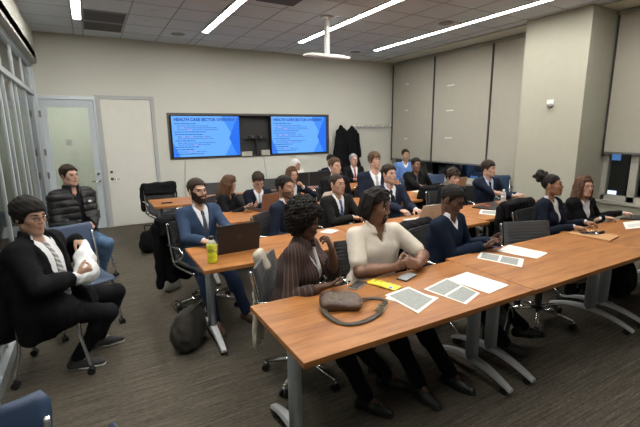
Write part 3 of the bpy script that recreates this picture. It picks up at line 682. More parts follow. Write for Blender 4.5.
TIES = {'charcoal': stripe_mat('tie_dark_pattern', (0.03, 0.033, 0.05), (0.10, 0.11, 0.15), 700, (0.6, 0.6, 0.5)), 'black': cloth('tie_black', (0.012, 0.013, 0.018), rough=0.5), 'grey': stripe_mat('tie_grey', (0.25, 0.29, 0.31), (0.36, 0.40, 0.42), 500, (0.5, 0.5, 0.6)),
        'red': cloth('tie_red', (0.35, 0.03, 0.035), rough=0.5), 'navy': stripe_mat('tie_navy_stripe', (0.03, 0.05, 0.14), (0.12, 0.17, 0.30), 160, (0.5, 0.3, 0.8)), 'silver': stripe_mat('tie_silver_stripe', (0.20, 0.21, 0.20), (0.55, 0.55, 0.54), 200, (0.5, 0.3, 0.9)), 'palegrey': stripe_mat('tie_pale_grey', (0.28, 0.32, 0.40), (0.45, 0.48, 0.55), 300, (0.5, 0.3, 0.9)), 'dkgrey': cloth('tie_dark_grey', (0.06, 0.06, 0.06), rough=0.5)}

def hand_prims(W, d, n, side, curl=0.4, s=1.0, spread=0.02, thumb=0.5, curls=None):
    d = nrm(d); n = nrm(np.array(n, float)-d*(np.array(n, float)@d)); lat = np.cross(d, n)*(-1 if side > 0 else 1)   # lat -> thumb side
    pr = [Cone(W-d*0.02*s, W+d*0.04*s, 0.026*s, 0.036*s, 0.012, (n, 1.9)), Cone(W+d*0.03*s, W+d*0.075*s, 0.036*s, 0.040*s, 0.012, (n, 2.5))]
    offs = [(0.030, 0.070, 0.082), (0.010, 0.078, 0.088), (-0.011, 0.072, 0.084), (-0.030, 0.056, 0.074)]
    for i, (o, L, b0) in enumerate(offs):
        c = (curls[i] if curls else curl)*(1+0.08*i); p = W+d*b0*s+lat*o*s; dd = nrm(d+lat*o*spread*20); r = (0.0092-0.0006*(i == 3))*s; a = 0
        q = W+d*0.045*s+lat*o*0.8*s; pr.append(Cone(q, p, 0.011*s, r, 0.006))
        for k, (fr, am) in enumerate(((0.45, 0.9), (0.31, 1.15), (0.24, 0.8))):
            a += c*am; v = dd*math.cos(a)+n*math.sin(a); e = p+v*L*fr*s; pr.append(Cone(p, e, r, r*0.9, 0.003)); p = e; r *= 0.92
    p = W+d*0.022*s+lat*0.024*s; v = nrm(d*0.65+lat*(0.75-0.4*thumb)+n*(0.15+0.6*thumb)); e = p+v*0.042*s; pr.append(Cone(p, e, 0.014*s, 0.0115*s, 0.010))
    v = nrm(v+d*0.35-lat*0.3*thumb+n*0.15); e2 = e+v*0.032*s; pr.append(Cone(e, e2, 0.0112*s, 0.0098*s, 0.004)); v = nrm(v+d*0.25-lat*0.2*thumb); pr.append(Cone(e2, e2+v*0.024*s, 0.0098*s, 0.008*s, 0.004))
    return pr
def person(label, head, phi, lean, hyaw, hpitch=5, skin='light', hair='short', hcol='dark', jacket=None, jstyle='suit', shirt=None, tie=None, trous=BTROU, shoe=SHOEB,
           lh=None, rh=None, lhd=None, rhd=None, lhn=(0, 0, -1), rhn=(0, 0, -1), lc=0.45, rc=0.45, q=1.0, girth=1.0, fem=False, hs=1.0, roll=0, beard=None, glasses=None,
           feet=None, foot_dir=None, lpole=None, rpole=None, group='people seated at the tables', side=0.0, legs=True, sleeve=1.0, hipz=0.535, hairk=None, lcurls=None, rcurls=None, open_top=0.072, open_z=0.17, sh_drop=0.0, slim=0.0):
    Hc = np.array(head, float); F = fdir(phi); L = ldir(phi); tau = math.radians(lean); nu = tau*0.45; hx = hyaw
    s = (Hc[2]-hipz)/(0.51*math.cos(tau)+0.168*math.cos(nu)); s = min(max(s, 0.80), 1.14); ls = 0.5*(s+1.0)
    dn = F*math.sin(nu)+Zv*math.cos(nu)
    u = nrm(F*math.sin(tau)+Zv*math.cos(tau)+L*side); N = Hc-s*0.168*dn; P = N-s*0.51*u; O = np.array([P[0], P[1], 0.0])
    fc = nrm(np.cross(u, L)); fc = fc if fc@F > 0 else -fc; Bk = -fc; CH = (L, Bk, u)         # chest frame x=left, y=back, z=up
    cp = lambda x, y, z: P+s*(L*x+Bk*y+u*z)
    hf = nrm(fdir(hx)*math.cos(math.radians(hpitch))-Zv*math.sin(math.radians(hpitch))); hl = ldir(hx); hu = np.cross(hl, -hf)
    if roll: a = math.radians(roll); hl, hu = hl*math.cos(a)+hu*math.sin(a), hu*math.cos(a)-hl*math.sin(a)
    HA = (hl, -hf, hu); hz = hs*(0.93 if fem else 1.0)
    hp = lambda x, y, z: Hc+hz*(hl*x-hf*y+hu*z)
    root = empty('person', tuple(O), 0, label, 'person', group)
    wf = (0.88 if fem else 1.04 if jstyle == 'suit' and jacket is not None else 1.0); g = girth*(1.0 if fem or girth > 1.15 else 1.06)
    # ---- skeleton
    SL = cp(0.180*wf, 0.0, 0.447-sh_drop); SR = cp(-0.180*wf, 0.0, 0.447-sh_drop)
    la, lb = 0.285*ls, 0.255*ls
    def armp(S, T, sd, pole, default):
        T = np.array(T, float) if T is not None else P+F*0.30+L*sd*0.14+Zv*0.10
        E, W = ik(S, T, la, lb, pole if pole is not None else (-Zv*1.0+L*sd*0.55-F*0.45)); return E, W
    EL, WL = armp(SL, lh, 1, lpole, 0); ER, WR = armp(SR, rh, -1, rpole, 0)
    torso = [Ell(cp(0, 0, 0.03), CH, np.array([0.165*g*(1.04 if fem else 1), 0.115*g, 0.115])*s, 0.05), Ell(cp(0, 0.0 if not g > 1.1 else -0.02, 0.17), CH, np.array([0.135*g, 0.10*g, 0.15])*s, 0.06), Ell(cp(0, 0, 0.315), CH, np.array([0.155*g*wf, 0.108*g, 0.155])*s, 0.06),
             Cone(SL-L*0.02, SR+L*0.02, 0.056*s, 0.056*s, 0.05), Cone(cp(0, 0.01, 0.47), cp(0.12*wf, 0.01, 0.445), 0.045*s, 0.045*s, 0.04), Cone(cp(0, 0.01, 0.47), cp(-0.12*wf, 0.01, 0.445), 0.045*s, 0.045*s, 0.04)]
    if fem: torso += [Ell(cp(0.07, -0.085*g, 0.30), CH, np.array([0.062, 0.055, 0.06])*s, 0.04), Ell(cp(-0.07, -0.085*g, 0.30), CH, np.array([0.062, 0.055, 0.06])*s, 0.04)]
    ra = (0.84 if fem else 1.0)*(0.5+0.5*g)*s
    uarm = [Cone(SL, EL, 0.050*ra, 0.038*ra, 0.03), Cone(SR, ER, 0.050*ra, 0.038*ra, 0.03)]
    farm = [Cone(EL, EL+(WL-EL)*0.35, 0.038*ra, 0.042*ra, 0.02), Cone(EL+(WL-EL)*0.35, WL, 0.042*ra, 0.026*ra, 0.02), Cone(ER, ER+(WR-ER)*0.35, 0.038*ra, 0.042*ra, 0.02), Cone(ER+(WR-ER)*0.35, WR, 0.042*ra, 0.026*ra, 0.02)]
    dl = nrm(lhd) if lhd is not None else nrm(nrm(WL-EL)+F*0.3); dr = nrm(rhd) if rhd is not None else nrm(nrm(WR-ER)+F*0.3)
    hsz = ls*(0.9 if fem else 1.0)
    hL = hand_prims(WL, dl, lhn, 1, lc, hsz, curls=lcurls); hR = hand_prims(WR, dr, rhn, -1, rc, hsz, curls=rcurls)
    # ---- legs
    fd = F if foot_dir is None else fdir(foot_dir); hipL = P+L*0.085*s-Zv*0.01; hipR = P-L*0.085*s-Zv*0.01
    if feet is None: feet = [O+fd*0.46+L*0.13, O+fd*0.40-L*0.12]
    legsP = []; shoes = []
    for sd, hip, ft in ((1, hipL, feet[0]), (-1, hipR, feet[1])):
        ft = np.array(ft, float); ft = np.array([ft[0], ft[1], ft[2] if len(ft) > 2 else 0.0]); A = ft+Zv*0.09
        K, A = ik(hip, A, 0.42*ls, 0.42*ls, fd*1.0+Zv*1.2+L*sd*0.15)
        legsP += [Cone(hip, K, 0.082*g*s, 0.056*s, 0.04), Cone(K, A, 0.054*s, 0.038*s, 0.02), Cone(K, K+(A-K)*0.35-fd*0.01, 0.05*s, 0.052*s, 0.03)]
        tdir = nrm(fd+L*sd*0.12); shoes.append((A, tdir))
    cut = lambda V: V
    # ---- body (one mesh)
    org = O; parts = []
    hsk = 0.0046*q if q <= 1.2 else 0.0058*min(q, 1.6)
    headp = [Ell(hp(0, 0.012, 0.030), HA, np.array([0.074, 0.094, 0.088])*hz, 0.03), Ell(hp(0, -0.036, -0.040), HA, np.array([0.055, 0.058, 0.080])*hz, 0.03), Ell(hp(0, -0.073, -0.104), HA, np.array([0.024, 0.020, 0.018])*hz, 0.025),
             Cone(hp(-0.048, -0.005, -0.065), hp(-0.02, -0.068, -0.095), 0.016*hz, 0.014*hz, 0.03), Cone(hp(0.048, -0.005, -0.065), hp(0.02, -0.068, -0.095), 0.016*hz, 0.014*hz, 0.03),
             Cone(hp(-0.034, -0.078, 0.022), hp(0.034, -0.078, 0.022), 0.012*hz, 0.012*hz, 0.02), Cone(hp(-0.042, -0.063, -0.022), hp(-0.036, -0.062, -0.03), 0.018*hz, 0.016*hz, 0.03), Cone(hp(0.042, -0.063, -0.022), hp(0.036, -0.062, -0.03), 0.018*hz, 0.016*hz, 0.03),
             Ell(hp(0, -0.084, -0.060), HA, np.array([0.026, 0.016, 0.020])*hz, 0.02)]
    wide = 1.25 if skin in ('dark', 'brown') else 1.0
    nose = [Cone(hp(0, -0.088, 0.012), hp(0, -0.108, -0.026), 0.007*hz, 0.0105*hz, 0.012), Ell(hp(0.010*wide, -0.098, -0.030), HA, np.array([0.009, 0.010, 0.008])*hz, 0.008), Ell(hp(-0.010*wide, -0.098, -0.030), HA, np.array([0.009, 0.010, 0.008])*hz, 0.008)]
    ears = [Ell(hp(sd*0.076, 0.012, -0.004), (nrm(hl*1.0+(-hf)*(0.5*sd)), nrm((-hf)*1.0-hl*(0.5*sd)), hu), np.array([0.008, 0.020, 0.032])*hz, 0.01) for sd in (1, -1)]
    neck = [Cone(hp(0, 0.028, -0.045), N-u*0.02*s, 0.046*s*(0.86 if fem else 1)*(0.6+0.4*g), 0.058*s*(0.86 if fem else 1)*(0.5+0.5*g), 0.03)]
    lo, hi = bbox_of(headp, 0.03); nlo, nhi = bbox_of(neck, 0.01); lo = np.minimum(lo, nlo); hi = np.maximum(hi, nhi)
    fh = Field(lo, hi, hsk); fh.add(headp); fh.cut([Ell(hp(sd*0.031, -0.098, 0.001), HA, np.array([0.017, 0.014, 0.011])*hz) for sd in (1, -1)], 0.014)
    fh.add(nose); fh.add(ears); fh.cut([Ell(hp(sd*0.084, 0.004, -0.002), HA, np.array([0.006, 0.008, 0.014])*hz) for sd in (1, -1)], 0.004)
    fh.add([Cone(hp(sd*0.020, -0.0865, 0.0075), hp(sd*0.043, -0.080, 0.005), 0.0052*hz, 0.0048*hz, 0.004) for sd in (1, -1)]); fh.add(neck)
    fcache = (fh.F.copy(), fh.lo, fh.h)
    parts.append(fh.mesh())
    def surf(x, z, push=0.0):
        # world point on the face surface at head coordinates x, z
        for y in np.arange(-0.15, 0.03, 0.0015):
            p = hp(x, y, z); i = np.round((p-fcache[1])/fcache[2]).astype(int)
            if (i < 0).any() or (i >= fcache[0].shape).any(): continue
            v = fcache[0][i[0], i[1], i[2]]
            if v < 0.0015: return p+hf*(push-0.0015+v)
        return hp(x, -0.09, z)
    for E_, W_, hh, S_ in ((EL, WL, hL, SL), (ER, WR, hR, SR)):
        if sleeve > 0.9: ap = [Cone(E_+(W_-E_)*0.7, W_, 0.032*ra, 0.026*ra, 0.02)]
        elif sleeve > 0.6: ap = [Cone(E_+(W_-E_)*0.02, E_+(W_-E_)*0.35, 0.038*ra, 0.042*ra, 0.02), Cone(E_+(W_-E_)*0.35, W_, 0.042*ra, 0.026*ra, 0.02)]
        else: ap = [Cone(S_+(E_-S_)*0.5, E_, 0.045*ra, 0.038*ra, 0.03), Cone(E_, E_+(W_-E_)*0.35, 0.038*ra, 0.043*ra, 0.02), Cone(E_+(W_-E_)*0.35, W_, 0.043*ra, 0.026*ra, 0.02)]
        pr = ap+hh; lo, hi = bbox_of(pr, 0.01); fa = Field(lo, hi, 0.0042*max(q, 1.0) if q <= 1.3 else 0.0068); fa.add(pr); parts.append(fa.mesh())
    pr = torso+uarm+farm+legsP+[Cone(A, A+t*0.12-Zv*0.05, 0.035, 0.026, 0.02) for A, t in shoes]
    lo, hi = bbox_of(pr, 0.01); fb = Field(lo, hi, 0.022); fb.add(pr, -0.006); parts.append(fb.mesh())
    fast_link('body', parts, SKIN[skin], root, org)
    # ---- eyes, brows, lips
    for sd in (1, -1):
        if hpitch > 45: break
        e0 = surf(sd*0.031, 0.001); R_ = 0.0135*hz; c = e0-hf*(R_-0.0035*hz)-O; nn = 14; vs = []; fs = []; mi = []
        for i in range(13):
            th = math.pi*i/12
            for k in range(nn): ph = 2*math.pi*k/nn; vs.append(c+R_*(hf*math.cos(th)+hl*math.sin(th)*math.cos(ph)+hu*math.sin(th)*math.sin(ph)))
        for i in range(12):
            for k in range(nn): fs.append((i*nn+k, i*nn+(k+1) % nn, (i+1)*nn+(k+1) % nn, (i+1)*nn+k)); mi.append(1 if i < 2 else 0)
        eo = link('eye', vs, fs, [EYEW, IRIS], root, (0, 0, 0), mi, True)
        v = MB(); lash = [surf(sd*xx, zz, 0.0022)-O for xx, zz in ((0.018, 0.001), (0.024, 0.0075), (0.032, 0.0095), (0.040, 0.0075), (0.046, 0.002))]
        v.tube(lash, [0.0012*hz, 0.0022*hz, 0.0024*hz, 0.0022*hz, 0.0012*hz], 6); v.build('eyelash', HAIR['black'], eo)
        v = MB(); br = [surf(sd*xx, zz, 0.0015)-O for xx, zz in ((0.014, 0.0215), (0.026, 0.0255), (0.038, 0.0265), (0.050, 0.0215))]
        kb = 0.75 if fem else 1.0; v.tube(br, [0.0030*hz*kb, 0.0042*hz*kb, 0.0040*hz*kb, 0.0022*hz*kb], 8); v.build('eyebrow', HAIR['black' if hcol in ('black', 'dark') else 'brown' if hcol != 'grey' else 'grey'], root)
    v = MB(); v.tube([surf(xx, zz, 0.0008)-O for xx, zz in ((-0.024, -0.062), (-0.010, -0.0585), (0.0, -0.0598), (0.010, -0.0585), (0.024, -0.062))], [0.0015*hz, 0.0042*hz, 0.0045*hz, 0.0042*hz, 0.0015*hz], 8)
    v.tube([surf(xx, zz, 0.0008)-O for xx, zz in ((-0.021, -0.0645), (-0.009, -0.068), (0.009, -0.068), (0.021, -0.0645))], [0.002*hz, 0.0050*hz*wide, 0.0050*hz*wide, 0.002*hz], 8); v.build('lips', LIPS[skin], root)
    # ---- hair
    make_hair(root, org, hair, HAIR.get(hcol), hp, HA, hz, Hc, N, P, s, CH, cp, q, fem)
    if beard:
        fb_ = Field(*bbox_of(headp, 0.02), 0.0048*max(1, q*0.8)); fb_.add(headp, 0.0035 if beard == 'full' else 0.002); x, y, z = [c/hz for c in fb_.loc(Hc, HA)]
        if beard == 'full': m_ = np.maximum(z+0.040-np.maximum(0, np.abs(x)-0.045)*2.2, y-0.012); m_ = np.maximum(m_, -0.121-z)
        elif beard == 'short': m_ = np.maximum(z+0.036-np.maximum(0, np.abs(x)-0.05)*2.0, y-0.008); m_ = np.maximum(m_, -0.112-z)
        elif beard == 'goatee': m_ = np.maximum(np.maximum(z+0.045, np.abs(x)-0.030), y+0.02)
        else: m_ = np.maximum(z+0.038, y-0.0)
        mouth = np.sqrt((x/0.026)**2+((z+0.062)/0.011)**2+((y+0.095)/0.02)**2)-1
        fb_.F = np.maximum(fb_.F, m_*hz); fb_.F = np.maximum(fb_.F, -mouth*0.012); fb_.wob(0.0006, 320, 5)
        bm = HAIR[hcol]
        if beard == 'stubble': bc0 = SKIN[skin].node_tree.nodes['Principled BSDF'].inputs['Base Color'].default_value; bm = mat('stubble_'+skin, tuple(0.30*c_ for c_ in bc0[:3]), 0.8, var=0.3, vscale=120)
        fast_link('beard', [fb_.mesh()], bm, root, org)
    if glasses:
        gm = MB()
        for sd in (1, -1): gm.tube([hp(sd*0.032+0.0215*math.cos(a), -0.104, 0.0+0.0155*math.sin(a))-O for a in np.linspace(0, 2*math.pi, 15)[:-1]], 0.0021, 6, closed=True); gm.tube([hp(sd*0.058, -0.102, 0.006)-O, hp(sd*0.078, -0.06, 0.008)-O, hp(sd*0.082, 0.01, 0.006)-O], 0.002, 6)
        gm.tube([hp(-0.010, -0.108, 0.004)-O, hp(0.010, -0.108, 0.004)-O], 0.002, 6); gm.build('glasses', BLACKP if glasses == 'dark' else mat('thin_wire', (0.08, 0.06, 0.05), 0.3, 0.8), root)
    # ---- clothing
    CR = 0.0095*max(1.0, min(q, 1.5))
    if jstyle in ('suit', 'coat') : shirt_infl = 0.010
    else: shirt_infl = 0.010
    def chest(f): return [c/s for c in f.loc(P, CH)]
    def vcut(f, zb, wt, zt=0.47):
        x, y, z = chest(f); w = np.clip((z-zb)/(zt-zb), 0, 1.15)*wt; w = np.where(z < zb, -0.02-(zb-z)*0.5, w)
        return np.maximum(np.abs(x)-w, y-0.0)*s        # <0 inside the opening
    skirt = [Cone(hipL, hipL+(F*0.16), 0.085*g*s, 0.08*g*s, 0.04), Cone(hipR, hipR+(F*0.16), 0.085*g*s, 0.08*g*s, 0.04)]
    def sleeves(end): return uarm+[Cone(EL, EL+(WL-EL)*0.5, 0.040*ra, 0.040*ra, 0.02), Cone(EL+(WL-EL)*0.5, EL+(WL-EL)*end, 0.040*ra, 0.032*ra, 0.02), Cone(ER, ER+(WR-ER)*0.5, 0.040*ra, 0.040*ra, 0.02), Cone(ER+(WR-ER)*0.5, ER+(WR-ER)*end, 0.040*ra, 0.032*ra, 0.02)]
    seed = int(abs(Hc[0]*1000)) % 97
    if shirt is not None:
        pr = torso+[Cone(N-u*0.01*s, N+(Hc-N)*0.30, 0.062*s*(0.86 if fem else 1), 0.056*s*(0.86 if fem else 1), 0.015)]
        cuffs = [Cone(WL-(WL-EL)*0.12, WL-(WL-EL)*0.01, 0.027*ra+0.002, 0.027*ra+0.001, 0.01), Cone(WR-(WR-ER)*0.12, WR-(WR-ER)*0.01, 0.027*ra+0.002, 0.027*ra+0.001, 0.01)] if sleeve > 0.9 else []
        lo, hi = bbox_of(torso+cuffs, 0.04); f = Field(lo, hi, CR*0.85); f.add(torso, shirt_infl); x, y, z = chest(f)
        f.F = np.maximum(f.F, (0.02-z)*s)
        # collar
        fc_ = Field(lo, hi, CR*0.85); fc_.add([pr[-1]], 0.006); nd = nrm(Hc-N); t = (fc_.X-N[0])*nd[0]+(fc_.Y-N[1])*nd[1]+(fc_.Z-N[2])*nd[2]; fc_.F = np.maximum(fc_.F, t-(0.052+0.34*np.clip(y, -0.06, 0.05))*s)
        wv = np.clip((z-0.455)*0.9, 0.0, 0.05) if jstyle != 'blouse' else np.clip((z-0.33)*0.5, 0, 0.07)
        f.F = smin(f.F, fc_.F, 0.008); op = np.maximum(np.abs(x)-wv, y+0.0)*s; f.F = np.maximum(f.F, -np.where(wv > 0, op, 1.0))
        if cuffs and jacket is not None and jstyle in ('suit', 'coat'):
            for cf in cuffs: fq = Field(*bbox_of([cf], 0.02), CR*0.6); fq.add([cf], 0.006); fast_link('shirt_cuff', [fq.mesh()], shirt, root, org)
        fast_link('shirt', [f.mesh()], shirt, root, org)
        if tie is not None:
            ft = Field(lo, hi, 0.0065*max(1, min(q, 1.4))); ft.add(torso, shirt_infl+0.007); x, y, z = chest(ft); wt_ = np.where(z > 0.435, 0.017, 0.014+(0.435-z)*0.085)
            ft.F = np.maximum(ft.F, (np.abs(x)-wt_)*s); ft.F = np.maximum(ft.F, (y+0.02)*s); ft.F = np.maximum(ft.F, (0.08-z)*s); ft.F = np.maximum(ft.F, (z-0.475)*s)
            kn = Field(lo, hi, 0.0065*max(1, min(q, 1.4))); kn.add([Ell(cp(0, -0.070-0.012*g, 0.447), CH, np.array([0.021, 0.016, 0.024])*s, 0.01)]); ft.F = smin(ft.F, kn.F, 0.006)
            fast_link('tie', [ft.mesh()], TIES[tie], root, org)
    if jacket is not None:
        jm = jacket; th = 0.022 if jstyle != 'sweater' else 0.017
        if jstyle == 'puffer': th = 0.040
        if jstyle == 'coat': th = 0.034
        if jstyle == 'blouse': th = 0.018
        end = 0.93 if sleeve > 0.9 else 0.66
        if jstyle == 'polo':
            ap = [Cone(SL, SL+(EL-SL)*0.72, 0.052*ra, 0.052*ra, 0.03), Cone(SR, SR+(ER-SR)*0.72, 0.052*ra, 0.052*ra, 0.03)]; th = 0.015
        else: ap = sleeves(end)
        pr = torso+ap+(skirt if jstyle not in ('polo', 'sweater', 'puffer') else [])
        if jstyle == 'coat': pr += [Cone(P-fc*0.02, P-fc*0.06-Zv*0.10, 0.13*g, 0.12*g, 0.05)]; drape = [Cone(cp(sd_*0.16, 0.13, 0.36), P-fc*0.25+L*sd_*0.15-Zv*0.12, 0.055, 0.07, 0.08) for sd_ in (-1, 0, 1)]+[Cone(cp(-0.17, 0.02, 0.25), P-L*0.17-fc*0.05-Zv*0.16, 0.07, 0.06, 0.06)]; pr += drape
        lo, hi = bbox_of(pr, th+0.03); lo[2] = max(lo[2], 0.30 if jstyle == 'coat' else 0.43); f = Field(lo, hi, CR)
        f.add(torso+(skirt if jstyle not in ('polo', 'sweater', 'puffer') else []), th); f.add(ap, 0.012 if jstyle in ('suit', 'blouse', 'sweater') else (0.008 if jstyle == 'polo' else 0.022 if jstyle == 'coat' else 0.030))
        if jstyle == 'coat': f.add(pr[-5:-4], th); f.add(drape, 0.012)
        x, y, z = chest(f)
        if jstyle == 'suit':
            vc = vcut(f, open_z, open_top); f.F -= 0.006*np.exp(-((np.abs(x)-np.clip((z-open_z)/(0.47-open_z), 0, 1.1)*open_top-0.022)/0.022)**4)*((y < -0.0) & (z > open_z))
        elif jstyle == 'coat': vc = np.maximum(np.abs(x)-(0.055+0.12*np.clip(z-0.1, 0, 1)), y+0.01)*s; f.F -= 0.012*np.exp(-((z-0.42)/0.06)**2)*(np.abs(x) < 0.13)
        elif jstyle in ('sweater', 'polo'): vc = vcut(f, 0.415 if jstyle == 'sweater' else 0.40, 0.045 if jstyle == 'sweater' else 0.03, 0.48)
        elif jstyle == 'blouse': vc = vcut(f, 0.20, 0.075, 0.46)
        else: vc = np.maximum(np.abs(x)-0.020-np.clip(z-0.36, 0, 0.2)*0.25, y)*s
        f.F = np.maximum(f.F, -vc)
        # neck hole
        ax = nrm(Hc-N); f.cut([Cone(N+u*0.012*s, N+ax*0.2, 0.062*s, 0.075*s, 0.01)], 0.008, 0.0 if jstyle not in ('coat',) else 0.01)
        f.wob(0.0022 if jstyle not in ('puffer',) else 0.001, 38, seed)
        f.wob(0.0014, 85, seed+1)
        if jstyle == 'puffer':
            f.F += 0.011*(1-np.abs(np.sin(z*s*math.pi/0.078)))**2
            col = Field(lo, hi, CR); col.add([Cone(N-u*0.005, N+ax*0.075, 0.085*s, 0.080*s, 0.02)]); col.cut([Cone(N+ax*0.0, N+ax*0.2, 0.058*s, 0.062*s)], 0.008); xx, yy, zz = chest(col); col.F = np.maximum(col.F, -np.maximum(np.abs(xx)-0.03, yy)*s)
            if (col.F < 0).any(): f.F = smin(f.F, col.F, 0.01)
        if jstyle == 'coat':
            col = Field(lo, hi, CR); col.add([Cone(N-u*0.02, N+ax*0.035, 0.105*s, 0.090*s, 0.02)]); col.cut([Cone(N-ax*0.05, N+ax*0.2, 0.066*s, 0.072*s)], 0.008); xx, yy, zz = chest(col); col.F = np.maximum(col.F, -np.maximum(np.abs(xx)-0.075, yy)*s); f.F = smin(f.F, col.F, 0.02)
        nm = {'suit': 'jacket', 'coat': 'coat', 'puffer': 'puffer_jacket', 'sweater': 'sweater', 'polo': 'polo_shirt', 'blouse': 'overshirt'}[jstyle]
        jk = fast_link(nm, [f.mesh()], jm, root, org)
        if jstyle in ('polo', 'blouse'):
            cm = Field(lo, hi, 0.006); base = [Cone(N-u*0.03*s, N+ax*0.055, 0.092*s, 0.058*s, 0.02)]; cm.add(base, 0.010); cm.cut([Cone(N-ax*0.1, N+ax*0.2, 0.0575*s, 0.0575*s)], 0.004); xx, yy, zz = chest(cm)
            cm.F = np.maximum(cm.F, -np.maximum(np.abs(xx)-0.012-np.clip(zz-0.42, 0, 1)*0.3, yy)*s); tt = (cm.X-N[0])*ax[0]+(cm.Y-N[1])*ax[1]+(cm.Z-N[2])*ax[2]; cm.F = np.maximum(cm.F, tt-((0.036 if jstyle == 'polo' else 0.050)+0.34*np.clip(yy, -0.07, 0.05))*s); cm.F = np.maximum(cm.F, -0.03-tt)
            fast_link('collar', [cm.mesh()], jm, root, org)
    if legs:
        pr = torso[:1]+legsP; lo, hi = bbox_of(pr, 0.03); f = Field(lo, hi, CR*1.15); f.add(pr, 0.012); x, y, z = chest(f); f.F = np.maximum(f.F, (z-0.10)*s)
        f.F = np.maximum(f.F, 0.075-f.Z); f.wob(0.003, 45, seed+3); fast_link('trousers', [f.mesh()], trous, root, org)
        for A, t in shoes:
            B0 = np.array([A[0], A[1], A[2]-0.09]); z0 = 0.012; ww = 0.9 if fem else 1.0
            pr = [Cone(B0-t*0.045+Zv*0.032, B0+t*0.06+Zv*0.034, 0.030*ww, 0.036*ww, 0.03), Cone(B0+t*0.06+Zv*0.032, B0+t*0.155+Zv*0.022, 0.036*ww, 0.024*ww, 0.03), Cone(B0-t*0.02+Zv*0.04, B0-t*0.01+Zv*0.085, 0.034, 0.036, 0.03)]
            f = Field(*bbox_of(pr, 0.015), 0.008); f.add(pr, 0.006); f.F = np.maximum(f.F, (B0[2]+0.014)-f.Z); sh = fast_link('shoe', [f.mesh()], shoe, root, org)
            f = Field(*bbox_of(pr, 0.015), 0.008); f.add(pr[:2], 0.010); f.F = np.maximum(np.maximum(f.F, B0[2]+0.001-f.Z), f.Z-B0[2]-0.020)
            so = fast_link('sole', [f.mesh()], SOLEW if shoe in (SNEAK, DSNEAK) else BLACKP, sh, org)
    root['_w'] = [float(v) for v in list(WL)+list(WR)]
    return dict(root=root, WL=WL, WR=WR, P=P, N=N, F=F, L=L, cp=cp, O=O, hp=hp)
